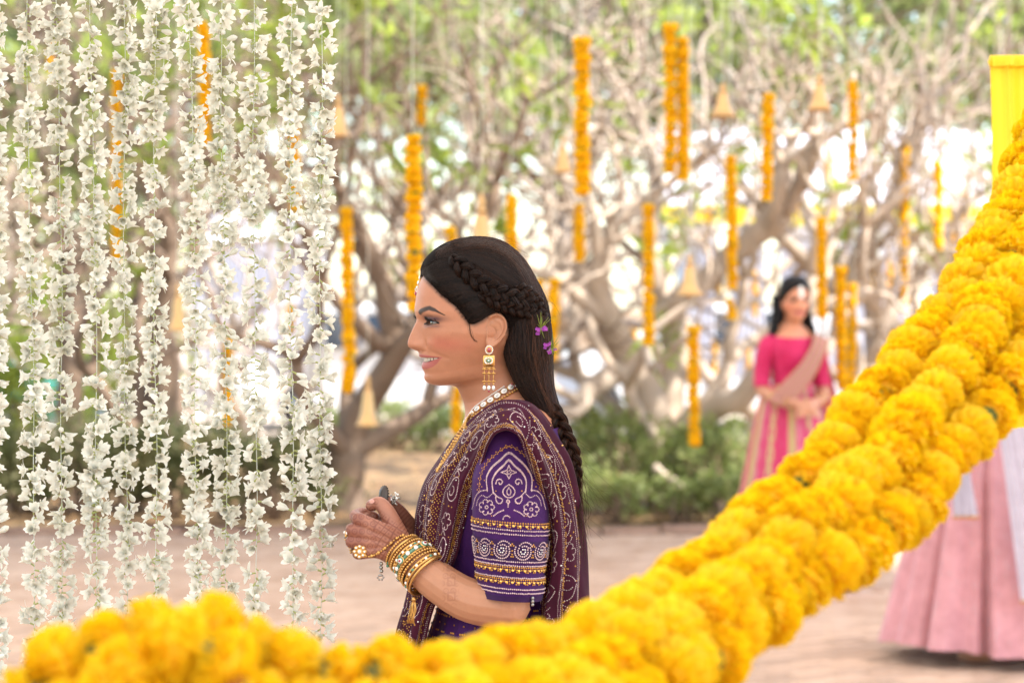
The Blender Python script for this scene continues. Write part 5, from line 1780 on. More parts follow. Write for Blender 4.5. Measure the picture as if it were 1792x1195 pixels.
# ---- skirt
ysk = np.array([1040, 1075, 1115, 1200, 1400, 1700, 2000, 2192], float)
fx = np.array([772, 762, 748, 722, 690, 640, 590, 560.]); bx_ = np.array([984, 992, 1003, 1025, 1060, 1110, 1160, 1190.])
hy = np.array([.125, .14, .155, .19, .25, .33, .40, .43])
yy = np.linspace(1040, 2192, 90)
fa_, ba_, ha_ = interp(ysk, fx, yy), interp(ysk, bx_, yy), interp(ysk, hy, yy)
aa2 = np.linspace(0, 2 * np.pi, 200, endpoint=False)
pl = 1 + (.012 + .05 * sm(1040, 1900, yy))[:, None] * np.sin(aa2 * 19 + 1.2 * np.sin(aa2 * 3))[None]
k_ = YB / FPX
X = ((fa_ + ba_)[:, None] / 2 - 896) * k_ + (ba_ - fa_)[:, None] / 2 * k_ * np.cos(aa2)[None] * pl
Y = YB + ha_[:, None] * np.sin(aa2)[None] * pl
Z = np.broadcast_to((CAMZ + (HOR - yy) * k_)[:, None], X.shape)
gs = np.stack([X, Y, Z], -1)
skirt = MB().add(gs.reshape(-1, 3), gridF(90, 200, True)).obj('skirt', M['purple'], bride)
kd = Dots()
for c in range(0, 200, 6):                # gold diamond columns
    for r_ in range(1, 22):
        q = gs[min(89, r_)]
        for dd in (-1, 0, 1):
            rr_ = min(88, r_)
            p = gs[rr_, (c + dd * (r_ % 3)) % 200]
            nn = norm(np.array([math.cos(aa2[c]), math.sin(aa2[c]), .1]))
            kd.dot(p + nn * .001, nn, .0018, GO)
kd.build('gold_dots', skirt)

# ---- shawl: control net from the front hem, over the shoulder, down the back
NET = [
    [(738, 1300, 3.83), (728, 1300, 3.80), (712, 1300, 3.80), (690, 1300, 3.86), (688, 1300, 3.95), (705, 1300, 4.02)],
    [(738, 1200, 3.82), (732, 1200, 3.795), (716, 1200, 3.79), (694, 1200, 3.85), (690, 1200, 3.95), (705, 1200, 4.02)],
    [(750, 1113, 3.815), (745, 1113, 3.785), (728, 1113, 3.78), (706, 1112, 3.83), (703, 1110, 3.92), (716, 1110, 4.0)],
    [(763, 1064, 3.81), (758, 1064, 3.78), (740, 1064, 3.775), (721, 1062, 3.82), (717, 1060, 3.92), (729, 1060, 4.0)],
    [(788, 1010, 3.805), (782, 1010, 3.775), (762, 1008, 3.765), (739, 1005, 3.81), (727, 1000, 3.90), (738, 1000, 3.99)],
    [(803, 973, 3.80), (798, 973, 3.77), (775, 970, 3.76), (748, 965, 3.80), (729, 960, 3.89), (738, 955, 3.98)],
    [(816, 921, 3.795), (811, 921, 3.765), (785, 918, 3.755), (752, 912, 3.79), (730, 905, 3.88), (738, 900, 3.97)],
    [(830, 861, 3.78), (826, 861, 3.745), (798, 858, 3.745), (762, 852, 3.785), (743, 848, 3.87), (752, 842, 3.96)],
    [(845, 812, 3.75), (841, 812, 3.705), (815, 806, 3.735), (788, 802, 3.785), (773, 800, 3.86), (785, 792, 3.92)],
    [(858, 778, 3.72), (855, 772, 3.675), (832, 765, 3.72), (813, 760, 3.775), (803, 760, 3.835), (815, 753, 3.88)],
    [(872, 762, 3.70), (870, 754, 3.66), (853, 739, 3.705), (840, 731, 3.765), (835, 731, 3.815), (845, 728, 3.85)],
    [(893, 758, 3.69), (892, 749, 3.65), (884, 722, 3.69), (878, 709, 3.75), (877, 706, 3.80), (880, 705, 3.835)],
    [(910, 766, 3.69), (912, 759, 3.65), (912, 728, 3.69), (914, 712, 3.75), (917, 706, 3.79), (919, 704, 3.82)],
    [(925, 800, 3.70), (930, 793, 3.655), (932, 755, 3.69), (935, 726, 3.74), (937, 719, 3.78), (940, 717, 3.82)],
    [(938, 850, 3.74), (948, 838, 3.68), (958, 800, 3.695), (962, 770, 3.735), (967, 760, 3.78), (970, 756, 3.82)],
    [(948, 905, 3.78), (963, 893, 3.71), (978, 856, 3.71), (988, 820, 3.75), (992, 802, 3.80), (993, 794, 3.84)],
    [(948, 960, 3.81), (970, 948, 3.73), (988, 922, 3.715), (1000, 888, 3.76), (1006, 862, 3.82), (1005, 850, 3.88)],
    [(944, 1010, 3.82), (968, 1002, 3.745), (987, 990, 3.725), (1006, 960, 3.765), (1016, 940, 3.84), (1009, 930, 3.92)],
    [(936, 1065, 3.83), (960, 1062, 3.755), (983, 1060, 3.73), (1007, 1050, 3.765), (1021, 1040, 3.84), (1011, 1030, 3.92)],
    [(936, 1150, 3.83), (958, 1150, 3.755), (983, 1150, 3.73), (1010, 1145, 3.765), (1028, 1135, 3.85), (1013, 1125, 3.93)],
    [(938, 1330, 3.83), (960, 1330, 3.755), (988, 1330, 3.73), (1018, 1330, 3.77), (1038, 1330, 3.86), (1020, 1330, 3.95)]]
net = np.array([[P(*q) for q in r_] for r_ in NET])
net[:13, 0] = net[:13, 1] * .75 + net[:13, 0] * .25
NU, NV = 260, 72
gA = np.stack([cr(net[:, j], NU) for j in range(net.shape[1])], 1)
gD = np.stack([cr(gA[i], NV) for i in range(NU)], 0)
du = np.gradient(gD, axis=0); dv = np.gradient(gD, axis=1)
nd = norm(np.cross(du, dv))
flip = np.sign((nd * (gD - np.array([P(880, 900, YB)]))).sum(-1, keepdims=True).mean())
nd = nd * flip
uu = np.linspace(0, 1, NU)[:, None]; vv = np.linspace(0, 1, NV)[None]
amp = .0062 * np.interp(uu, [0, .25, .45, .52, .6, .8, 1], [1.3, .7, .45, .6, .8, 1.2, 1.6])
rip = np.sin(vv * 2 * np.pi * 4.6 + 1.4 * np.sin(uu * 7)) + .45 * np.sin(vv * 2 * np.pi * 9.3 + 4 * uu + 1) + .3 * np.sin(vv * 2 * np.pi * 15 + 9 * uu + 2 * np.sin(uu * 11))
gD = gD + nd * (amp * rip * sm(0, .12, vv) * sm(1.0, .9, vv))[..., None]
shawl = MB().add(gD.reshape(-1, 3), gridF(NU, NV)).obj('shawl', M['maroon'], bride)
du = np.gradient(gD, axis=0); dv = np.gradient(gD, axis=1)
nd = norm(np.cross(du, dv)) * flip
# lengths along and across for laying the tie-dye dots
su = np.concatenate([[0], np.cumsum(np.linalg.norm(np.diff(gD, axis=0), axis=2).mean(1))])
sv = np.concatenate([[0], np.cumsum(np.linalg.norm(np.diff(gD, axis=1), axis=2).mean(0))])
LU, LV = su[-1], sv[-1]
hd_ = Dots()


def sdot(a, b, r, m):
    """a metres along, b metres across the shawl"""
    if not (0 < a < LU and 0 < b < LV):
        return
    i, j = np.interp(a, su, np.arange(NU)), np.interp(b, sv, np.arange(NV))
    i0, j0 = min(int(i), NU - 2), min(int(j), NV - 2)
    fi, fj = i - i0, j - j0
    p = (gD[i0, j0] * (1 - fi) * (1 - fj) + gD[i0 + 1, j0] * fi * (1 - fj) + gD[i0, j0 + 1] * (1 - fi) * fj + gD[i0 + 1, j0 + 1] * fi * fj)
    hd_.dot(p + nd[i0, j0] * .0006, nd[i0, j0], r * DR.uniform(.8, 1.15), m)


def sline(b, step, r, m, jit=.0004, a0=0, a1=9):
    for a in np.arange(a0, min(LU, a1), step):
        sdot(a, b + .002 * math.sin(a * 23) + DR.normal(0, jit), r, m)


def scurve(pts, step, r, m):
    c2 = cr(np.asarray(pts, float), max(8, len(pts) * 10))
    L = np.concatenate([[0], np.cumsum(np.linalg.norm(np.diff(c2, axis=0), axis=1))])
    for q in np.arange(0, L[-1], step):
        sdot(np.interp(q, L, c2[:, 0]), np.interp(q, L, c2[:, 1]), r, m)


base_b = LV * .06
for off_, m_ in ((.006, WH), (.010, WH), (.030, WH), (.074, WH), (.079, WH), (.122, WH), (.127, WH), (.170, WH)):
    sline(base_b + off_, .0034, .0008, m_)
for b0 in (.013, .083, .130):                   # gold lattices
    for a in np.arange(0, LU, .0125):
        for q in range(3):
            for p_ in ((0, 0), (.0034, .0034), (-.0034, .0034), (0, .0068)):
                if DR.random() < .86:
                    sdot(a + p_[0] + .006 * (q % 2), base_b + b0 + q * .0052 + p_[1] * .6, .00115, GO)
for b0, wv in ((.051, .018), (.106, .014), (.152, .015)):                  # paisley and flower bands
    for k, a in enumerate(np.arange(.02, LU, .052)):
        if k % 2 == 0:
            ph = DR.uniform(0, 6.28)
            scurve([(a + (.017 + .008 * (math.sin(q) > .8)) * math.sin(q), base_b + b0 + wv * .8 * math.cos(q + .3 * math.sin(q))) for q in np.linspace(0, 6.0, 12)], .0027, .00095, WH)
            scurve([(a + .008 * math.sin(q + ph), base_b + b0 + .006 * math.cos(q + ph)) for q in np.linspace(0, 4.6, 8)], .0026, .0009, WH)
        else:
            for p_ in range(6):
                q = 1.047 * p_
                scurve([(a + .010 * math.sin(q) + .0052 * math.sin(q + z_), base_b + b0 + .009 * math.cos(q) + .0052 * math.cos(q + z_)) for z_ in np.linspace(-1.9, 1.9, 5)], .0026, .0009, WH)
            scurve([(a - .022, base_b + b0 - .006), (a - .016, base_b + b0 + .003), (a - .024, base_b + b0 + .010)], .0026, .0009, WH)
        for q in range(3):
            sdot(a + .026 + DR.normal(0, .002), base_b + b0 + DR.uniform(-wv, wv), .0013, GO)
for k in range(420):
    sdot(DR.uniform(0, LU), DR.uniform(LV * .05, LV * .95), DR.uniform(.0009, .0016), SQ if DR.random() < .6 else SG)
hd_.build('dotted_pattern', shawl)
# sequinned edge cord
for j in (1, NV - 2):
    pass
ec = MB().add(*tube(gD[::2, 8] + nd[::2, 8] * .0004, .0006, 5, caps=False)).obj('edge_cord', M['maroon'], shawl)
# ------------------------------------------------------------------ jewellery
bv_shawl = BVHTree.FromPolygons([tuple(v) for v in gD.reshape(-1, 3)], [tuple(q) for q in gridF(NU, NV)])


def front_hit(px, py):
    a = [cast(b, px, py) for b in (bv_skin, bv_shawl)]
    return min(a, key=lambda q: q[0][1])


def disc(mb, p, n, rx, ry, th, m, up=(0, 0, 1), seg=14):
    """domed oval stone or setting facing n"""
    n = norm(n); y = norm(np.asarray(up, float) - n * np.dot(up, n)); x = np.cross(y, n)
    a = np.arange(seg) * 6.2832 / seg
    rings = []
    for k, h in ((1.0, 0), (1.0, .5), (.75, .9), (.35, 1.0)):
        rings.append(p + n * th * h + (rx * k * np.cos(a))[:, None] * x + (ry * k * np.sin(a))[:, None] * y)
    V = np.concatenate(rings + [[p + n * th * 1.02]])
    j = np.arange(seg); j2 = (j + 1) % seg
    mb.add(V, [gridF(4, seg, True), np.stack([3 * seg + j, 3 * seg + j2, np.full(seg, 4 * seg)], 1)], m)


def beads(mb, pts, r, m, gap=2.1):
    pts = np.asarray(pts, float)
    L = np.concatenate([[0], np.cumsum(np.linalg.norm(np.diff(pts, axis=0), axis=1))])
    for q in np.arange(0, L[-1], gap * r):
        mb.add(*ball([np.interp(q, L, pts[:, k]) for k in range(3)], r, 6, 8), m)


JM = [M['gold'], M['kundan'], M['ruby'], M['emer'], M['silver']]
GOLD, KUN, RUB, EME, SIL_ = range(5)

# necklace: stones, two rows of gold beads, tube bead at the nape
path = [(925, 662), (905, 671), (890, 680), (871, 692.5), (851, 706), (832, 719), (817, 738), (803, 760), (788, 785), (776, 806), (766, 826)]
pp = cr(np.array(path, float), 60)
H = [cast(bv_skin, a, b) if b < 742 else front_hit(a, b) for a, b in pp]
hp = np.array([h[0] for h in H]); hn = norm(np.array([h[1] for h in H]))
for _ in range(3):
    hp[1:-1] = (hp[:-2] + 2 * hp[1:-1] + hp[2:]) / 4; hn[1:-1] = norm((hn[:-2] + 2 * hn[1:-1] + hn[2:]))
neck = MB()
Ln = np.concatenate([[0], np.cumsum(np.linalg.norm(np.diff(hp, axis=0), axis=1))])
at = lambda q: (np.array([np.interp(q, Ln, hp[:, k]) for k in range(3)]), norm(np.array([np.interp(q, Ln, hn[:, k]) for k in range(3)])))
tgt = norm(np.gradient(hp, axis=0))
for i, q in enumerate(np.arange(.050, .155, .0128)):
    p, n = at(q)
    tg = np.array([np.interp(q, Ln, tgt[:, k]) for k in range(3)])
    disc(neck, p + n * .001, n, .0064, .0052, .002, GOLD, up=np.cross(tg, n), seg=14)
    disc(neck, p + n * .0025, n, .0054, .0043, .0016, KUN, up=np.cross(tg, n), seg=14)
    disc(neck, p + n * .0037, n, .0028, .0018, .0012, SIL_, up=np.cross(tg, n), seg=10)
    disc(neck, p + n * .0046, n, .0021, .0012, .0010, KUN, up=np.cross(tg, n), seg=10)
side = np.cross(hn, tgt)
if side[20] @ np.array([.5, 0, -1]) < 0:
    side = -side
sel_ = Ln > .030
beads(neck, (hp + side * .0085 + hn * .0020)[sel_], .0024, GOLD)
beads(neck, (hp + side * .0125 + hn * .0020)[Ln > .09], .0018, GOLD)
beads(neck, (hp - side * .0068 + hn * .0015)[(Ln > .055) & (Ln < .16)], .0011, KUN)
beads(neck, (hp + hn * .0015)[Ln > .152], .0026, GOLD)
p0, n0 = at(.012); p1, n1 = at(.030)
neck.add(*tube([p0 + n0 * .003, (p0 + p1) / 2 + n0 * .0035, p1 + n1 * .003], .0032, 10), KUN)
for q, m_ in ((.008, RUB), (.034, RUB), (.0385, GOLD), (.002, GOLD)):
    p, n = at(q); neck.add(*ball(p + n * .003, .003, 7, 9), m_)
for k in range(9):
    p, n = at(.044); neck.add(*ball(p + n * .003 + DR.normal(0, .003, 3), .0016, 5, 7), KUN if k % 2 else RUB)
beads(neck, hp[:8] + hn[:8] * .002, .0012, GOLD)
# little drops at the lower edge
for q in np.arange(.12, Ln[-1], .012):
    p, n = at(q); i = int(np.interp(q, Ln, np.arange(60)))
    neck.add(*ball(p + side[i] * .017 + n * .002, .0016, 5, 7), GOLD)
neck.obj('necklace', JM, bride)

# earring on the near side
ex = 3.795


def EP(px, py, d=0.0):
    return P(px, py, ex + d)


fwd = np.array([0, -1.0, 0])
er = MB()
c0 = EP(856, 612)
disc(er, c0, fwd, .0062, .0068, .002, GOLD, seg=18)
for k in range(16):
    a = 6.2832 * k / 16
    er.add(*ball(c0 + [.0056 * math.cos(a), -.002, .0062 * math.sin(a)], .0011, 5, 7), KUN)
disc(er, c0 + fwd * .002, fwd, .0034, .0040, .0016, RUB, seg=12)
er.add(*ball(EP(855.5, 621.5, -.001), .0016, 6, 8), GOLD)
V, F = rbox(EP(855.5, 631), (.0185, .004, .0185), .0018)
er.add(V, F, GOLD)
for k in range(20):
    a = 6.2832 * k / 20
    er.add(*ball(EP(855, 631, -.0024) + [.0058 * math.copysign(abs(math.cos(a)) ** .7, math.cos(a)), 0, .0045 * math.copysign(abs(math.sin(a)) ** .7, math.sin(a))], .0011, 5, 7), KUN)
disc(er, EP(855, 631, -.0018), fwd, .0042, .0030, .001, EME, seg=12)
disc(er, EP(855, 631, -.0027), fwd, .0016, .0012, .001, KUN, seg=8)
for k in range(7):
    er.add(*ball(EP(846.8 + k * 2.9, 643.0, -.0005), .0014, 5, 7), GOLD)
for cx_ in (847.5, 855.5, 863.5):
    er.add(*tube([EP(cx_, 643), EP(cx_, 660), EP(cx_, 676)], .0006, 5), GOLD)
    for yy_, r_ in ((645.5, .0022), (653, .0021), (667, .0018)):
        er.add(*ball(EP(cx_, yy_), r_, 6, 8), GOLD)
        for dx in (-2.6, 2.6):
            er.add(*ball(EP(cx_ + dx, yy_ + .6), .0013, 5, 7), GOLD)
    er.add(*ball(EP(cx_, 671.5), .0017, 6, 8), GOLD)
    t3 = np.linspace(0, np.pi, 8)
    V, F = lathe(np.stack([np.sin(t3) * (.0028 - .0011 * (1 + np.cos(t3 + np.pi)) / 2 * -0), -np.cos(t3) * .0038], 1), 10, EP(cx_, 678.5))
    er.add(V, F, KUN)
er.add(*ball(EP(855.5, 684.5), .002, 6, 8), RUB)
er.obj('earring', JM, bride)
# far earring
er2 = MB()
c0 = P(868, 612, 3.995)
disc(er2, c0, -fwd, .006, .0066, .002, GOLD, seg=14)
er2.add(*rbox(P(868, 631, 3.995), (.018, .004, .018), .0018), GOLD)
for cx_ in (860, 868, 876):
    er2.add(*tube([P(cx_, 642, 3.995), P(cx_, 660, 3.995), P(cx_, 676, 3.995)], .0008, 5), GOLD)
    er2.add(*ball(P(cx_, 678, 3.995), .003, 6, 8), KUN)
er2.obj('earring', JM, bride)

# forehead pendant
tk = MB()
for k, (px_, py_, r_, m_) in enumerate(((741, 470, .0016, GOLD), (740.5, 474, .002, KUN), (739.5, 478.5, .0022, GOLD))):
    tk.add(*ball(P(px_ - 1, py_, YB - .002), r_, 6, 8), m_)
nfw = norm(np.array([-1, -.35, .12]))
for py_, rx_, ry_, m_ in ((486, .0046, .0050, GOLD), (495, .0056, .0056, GOLD), (503.5, .0044, .0040, GOLD)):
    pxx = np.interp(py_, [478, 490, 505, 515], [738.5, 735.5, 731.5, 729.8])
    disc(tk, P(pxx, py_, YB - .001), nfw, rx_, ry_, .002, m_)
    disc(tk, P(pxx, py_, YB - .001) + nfw * .002, nfw, rx_ * .6, ry_ * .6, .0014, KUN)
for k in range(7):
    a = math.pi + k * math.pi / 6
    tk.add(*ball(P(730.8, 506, YB - .002) + nfw * .002 + np.array([.35, -.94, 0]) * .005 * math.cos(a) + [0, 0, .005 * math.sin(a)], .0012, 5, 7), KUN)
tk.add(*ball(P(729.0, 513.5, YB - .002), .0034, 8, 10, (1, 1, 1.25)), RUB)
tk.obj('forehead_pendant', JM, bride)

# bangles: rings round the near forearm
arm = cr(np.array([Q(822, 1050, 3.745), Q(757, 1010, 3.765), Q(725, 980, 3.785), Q(700, 958, 3.80)]), 60)
armr = np.interp(np.linspace(0, 1, 60), [0, .5, .8, 1], [.0345, .031, .026, .0235])


def bangle(pxc, r_extra, style):
    i = int(np.argmin(np.abs(896 + arm[:, 0] / arm[:, 1] * FPX - pxc)))
    c = arm[i]; tg = norm(arm[min(59, i + 3)] - arm[max(0, i - 3)])
    tg = norm(tg + np.array([0, .10, .10]))
    x = norm(np.cross(tg, [0, 1, .1])); y = np.cross(tg, x)
    R = armr[i] + r_extra
    c = c + np.array([0, 0, -.0015])
    ring = lambda n, RR, o_=0.0: np.array([c + tg * o_ + RR * (math.cos(a) * x + math.sin(a) * y) for a in np.arange(n) * 6.2832 / n])
    mb = MB()

    def torus(RR, r, m_, o_=0.0):
        q = ring(40, RR, o_)
        T = norm(np.roll(q, -1, 0) - np.roll(q, 1, 0)); N1 = norm(q - c - tg * o_)
        a = np.arange(8) * .7854
        V = q[:, None] + r * (np.cos(a)[None, :, None] * N1[:, None] + np.sin(a)[None, :, None] * tg[None, None])
        mb.add(V.reshape(-1, 3), gridF(40, 8, True, True), m_)
    if style == 'plain':
        torus(R, .0022, GOLD)
    elif style == 'bead':
        torus(R, .0014, GOLD)
        for p in ring(46, R + .0012):
            mb.add(*ball(p, .0023, 6, 8), GOLD)
    elif style == 'stone':
        torus(R, .0019, GOLD, -.0026); torus(R, .0019, GOLD, .0026)
        for k, p in enumerate(ring(26, R + .001)):
            mb.add(*ball(p, .0026, 6, 8), KUN if k % 2 else (EME if k % 4 else GOLD))
    else:                                   # wide cuff with medallions
        torus(R, .0020, GOLD, -.005); torus(R, .0020, GOLD, .005); torus(R - .0006, .003, EME)
        for p in ring(44, R + .001, -.005): mb.add(*ball(p, .0018, 5, 7), GOLD)
        for p in ring(44, R + .001, .005): mb.add(*ball(p, .0018, 5, 7), GOLD)
        for k, p in enumerate(ring(14, R + .0018)):
            n = norm(p - c)
            if k % 3 == 0:
                disc(mb, p, n, .0068, .0068, .002, GOLD, up=tg); disc(mb, p + n * .002, n, .0056, .0056, .0012, EME, up=tg)
                disc(mb, p + n * .0032, n, .0038, .0038, .001, KUN, up=tg); disc(mb, p + n * .0042, n, .0022, .0022, .001, RUB, up=tg)
            else:
                disc(mb, p, n, .0036, .0036, .0024, KUN, up=tg, seg=10)
    mb.obj('bangle', JM, bride)


for pxc, ex_, stl in ((704, .0060, 'bead'), (709, .0062, 'plain'), (714, .0062, 'bead'), (719, .0064, 'stone'), (726, .0066, 'cuff'), (734, .0066, 'bead'), (739, .0066, 'bead'), (745, .0066, 'stone'), (751, .0068, 'plain')):
    bangle(pxc, ex_, stl)

# chain over the hand with its rosette, finger rings, bell charm and tassels
Vb = np.concatenate(skin.V); 
bv_all = BVHTree.FromPolygons([tuple(v) for v in Vb], [tuple(q) for f in skin.F for q in f])
hc = MB()
cp = cr(np.array([(718, 944), (703, 938), (692, 943), (680, 953), (668, 963), (655, 970), (643, 972), (630, 966)], float), 40)
ch = np.array([cast(bv_all, a, b, 3.80)[0] + cast(bv_all, a, b, 3.80)[1] * .002 for a, b in cp])
beads(hc, ch, .0019, GOLD, 2.3)
for k in range(0, 40, 5):
    hc.add(*ball(ch[k], .0031, 6, 8), GOLD)
rc, rn = cast(bv_all, 630, 965, 3.80)
rn = norm(rn + np.array([0, -1, 0]))
xx_ = norm(np.cross([0, 0, 1], rn)); yy_ = np.cross(rn, xx_)
disc(hc, rc + rn * .001, rn, .0055, .0055, .003, GOLD)
for k in range(8):
    a = 6.2832 * k / 8
    pc = rc + rn * .002 + (math.cos(a) * xx_ + math.sin(a) * yy_) * .0080
    disc(hc, pc, rn, .0036, .0036, .002, GOLD, seg=10); hc.add(*ball(pc + rn * .002, .0019, 5, 7), KUN)
hc.add(*ball(rc + rn * .004, .003, 6, 8), KUN)
for k in range(34):                          # cluster of ring beads on the knuckles
    a, b = DR.uniform(603, 614), DR.uniform(930, 968)
    a = np.interp(b, [930, 968], [604, 618]) + DR.normal(0, 2.5)
    p = P(a, b, 3.795 + DR.normal(0, .004))
    hc.add(*ball(p, DR.uniform(.0012, .0026), 5, 7), DR.choice([GOLD, GOLD, GOLD, KUN, SIL_]))
for (xs_, y0_, y1_, m_, r_) in ((667, 986, 1002, SIL_, .0032), (679, 968, 992, EME, .0026), (684, 975, 990, SIL_, .002)):
    q = np.stack([P(xs_ + DR.normal(0, .6), y, 3.785) for y in np.linspace(y0_, y1_, 7)])
    beads(hc, q, r_, m_, 1.9)
for k in range(6):
    a = 6.2832 * k / 6
    hc.add(*ball(P(666 + 5 * math.cos(a), 1010 + 4 * math.sin(a), 3.785), .0017, 5, 7), SIL_)
hc.add(*ball(P(666, 1006, 3.785), .0022, 6, 8), SIL_)
hc.obj('hand_chain', JM, bride)
# big oxidised ring held up by the thumb
rg_ = MB()
ctr = P(672, 865, 3.845)
ax_ = norm(np.array([-.35, -.55, .25]))
for k in range(3):
    disc(rg_, ctr + ax_ * (.001 * k), ax_, .0085 - .0018 * k, .0142 - .0025 * k, .0035, SIL_, up=(-.3, 0, 1), seg=18)
for k in range(18):
    a = 6.2832 * k / 18
    u_ = norm(np.array([-.3, 0, 1]) - ax_ * np.dot([-.3, 0, 1], ax_)); v_ = np.cross(u_, ax_)
    rg_.add(*ball(ctr + u_ * .0142 * math.sin(a) + v_ * .0085 * math.cos(a), .0016, 5, 7), SIL_)
rg_.obj('ring', [M['gold'], M['kundan'], M['ruby'], M['emer'], mat('oxidised_silver', (.07, .06, .055), .35, metal=.85)], bride)
r2 = MB()
for k in range(26):
    r2.add(*ball(P(690 + DR.normal(0, 3.5), 873 + DR.normal(0, 5), 3.842 + DR.normal(0, .003)), DR.uniform(.0012, .0024), 5, 7), SIL_ if k % 3 else KUN)
r2.obj('ring', JM, bride)
# nails on the two thumbs
M['nail'] = mat('nail', (.55, .26, .20), .2, coat=.6)
for q, n_ in (((650.5, 877.5, 3.819), (-.4, -.6, .6)), ((683, 873.5, 3.846), (-.5, -.6, .5))):
    nb_ = MB(); disc(nb_, P(*q), n_, .0042, .0056, .0012, 0, up=(-.7, 0, .6), seg=12)
    nb_.obj('nail', M['nail'], bride)
# charm hanging from the sleeve seam, tassel at the waist
cm = MB()
beads(cm, [P(932, 1046, 3.70), P(932, 1052, 3.70), P(932, 1062, 3.70)], .0028, SIL_, 1.8)
cm.obj('sleeve_charm', JM, bride)
ts_ = MB()
for k in range(16):
    p = P(724 + DR.normal(0, 1.5), 1052, 3.775)
    ts_.add(*tube(cr([p, p + [DR.normal(0, .002), 0, -.015], p + [DR.normal(-.003, .004), 0, -.034]], 5), .0007, 4), GOLD)
ts_.add(*ball(P(725, 1048, 3.775), .004, 7, 9), GOLD)
ts_.obj('waist_tassel', JM, bride)
# ------------------------------------------------------------------ two guests further back
def guest_body(parent, O, heading, yaw, scale, arms, hairless=False):
    """generic standing woman; O = point between her ears"""
    fr = Frame(O, yaw, heading, scale)
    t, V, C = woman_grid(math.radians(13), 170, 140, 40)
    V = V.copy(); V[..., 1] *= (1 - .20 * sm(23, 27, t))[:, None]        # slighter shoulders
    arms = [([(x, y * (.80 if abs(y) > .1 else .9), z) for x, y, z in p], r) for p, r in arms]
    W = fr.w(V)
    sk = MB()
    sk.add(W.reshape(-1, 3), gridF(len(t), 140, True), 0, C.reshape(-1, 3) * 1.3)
    for sg in (-1, 1):
        v, F, c = ear_grid(sg)
        sk.add(fr.w(v).reshape(-1, 3), F, 0, c.reshape(-1, 3))
    for pts, rad in arms:
        pass
    v, F = union([(fr.w(np.array(p)), np.array(r) * scale) for p, r in arms], .004, 2)
    sk.add(v, F, 0, (.52, .25, .15))
    foot_z = O[2]
    for sg in (-1, 1):
        a = fr.w(np.array([[-.03, sg * .09, -.66], [-.02, sg * .09, -1.0], [-.03, sg * .09, -(foot_z / scale) + .06]]))
        sk.add(*tube(cr(a, 12), np.linspace(.085, .04, 12), 12), 0, (.52, .25, .15))
        a = fr.w(np.array([[-.05, sg * .09, -(foot_z / scale) + .04], [.02, sg * .09, -(foot_z / scale) + .03], [.09, sg * .09, -(foot_z / scale) + .018]]))
        sk.add(*tube(cr(a, 8), [.034, .035, .035, .034, .032, .028, .022, .012], 10), 0, (.52, .25, .15))
    sk.obj('body', M['skin'], parent, color=True)
    make_eyes(fr, parent)
    # torso cloth rows for a blouse
    sel = np.where((t > 26.6) & (t < 33.6))[0]
    Vt = W[sel]
    cc = Vt.mean(1, keepdims=True)
    return fr, t, V, W, (Vt + norm((Vt - cc) * [1, 1, 0]) * .009)


def guest_hair(parent, fr, t, V, down, col, mirror_w=1.0):
    yaw = math.radians(13)
    ixx = 855 - SB * (V[..., 0] * math.cos(yaw) - np.abs(V[..., 1]) * math.sin(yaw))
    hd = hair_dist(ixx, 585 - V[..., 2] * SB)
    sel = np.where(t < 22.5)[0]
    Vh = V[sel]
    out = norm(Vh - np.array([0, 0, .045]))
    Vc = Vh + out * (.010 * sm(-3, 24, hd[sel]) + .003)[..., None]
    F = gridF(len(sel), V.shape[1], True)
    keep = (hd[sel].ravel()[F] > -1).all(1)
    mb = MB().add(fr.w(Vc).reshape(-1, 3), F[keep], 0, col)
    for a in down:
        mb.add(*tube(fr.w(cr(np.array(a[0]), 16)), np.interp(np.linspace(0, 1, 16), [0, .3, .8, 1], [a[1] * .8, a[1], a[1] * .8, a[1] * .25]), 8, flat=.7), 0, np.array(col) * HR.uniform(.7, 1.5))
    mb.obj('hair', M['hair'], parent, color=True)


def gown(parent, name, m, C, zt, zb, r0, r1, pleats, amp, slots=160, rows=60, ecc=.85, power=1.0, color=None):
    """flared skirt round vertical axis at C (x,y)"""
    z = np.linspace(0, 1, rows)[:, None]; a = np.linspace(0, 2 * np.pi, slots, endpoint=False)[None]
    r = r0 + (r1 - r0) * (z ** power)
    pl = 1 + amp * (.25 + z) * (np.sin(a * pleats + .8 * np.sin(a * 3)) + .35 * np.sin(a * pleats * 2.3 + 1))
    X = C[0] + r * np.cos(a) * pl; Y = C[1] + r * np.sin(a) * pl * ecc
    Z = zt + (zb - zt) * z + .012 * np.sin(a * pleats) * z
    V = np.stack(np.broadcast_arrays(X, Y, Z), -1)
    return V, gridF(rows, slots, True), z, a


# --- guest in hot pink, facing the lens
D2 = 13.0
pk = empty('person', (place(1388, D2), D2, 0), 'woman in hot pink blouse and striped skirt standing with folded hands', 'person')
KP = 1.0
O2 = P(1389, 533, D2)
HEAD = -math.pi / 2 + math.radians(12)
arms2 = []
for sg in (-1, 1):
    arms2.append(([(-.02, sg * .165, -.22), (-.035, sg * .205, -.36), (-.015, sg * .215, -.46)], [.040, .042, .036]))
    arms2.append(([(-.015, sg * .215, -.46), (.10, sg * .155, -.50), (.195, sg * .05, -.525)], [.035, .031, .024]))
    arms2.append(([(.195, sg * .05, -.525), (.225, sg * .01, -.54), (.228, sg * -.03, -.555)], [.026, .024, .016]))
    for q in range(4):
        arms2.append(([(.225, sg * .005, -.53 - .012 * q), (.238, sg * -.035, -.545 - .013 * q), (.222, sg * -.062, -.555 - .013 * q)], [.010, .009, .007]))
    arms2.append(([(.21, sg * .04, -.52), (.235, sg * .012, -.507), (.24, sg * -.015, -.512)], [.012, .010, .008]))
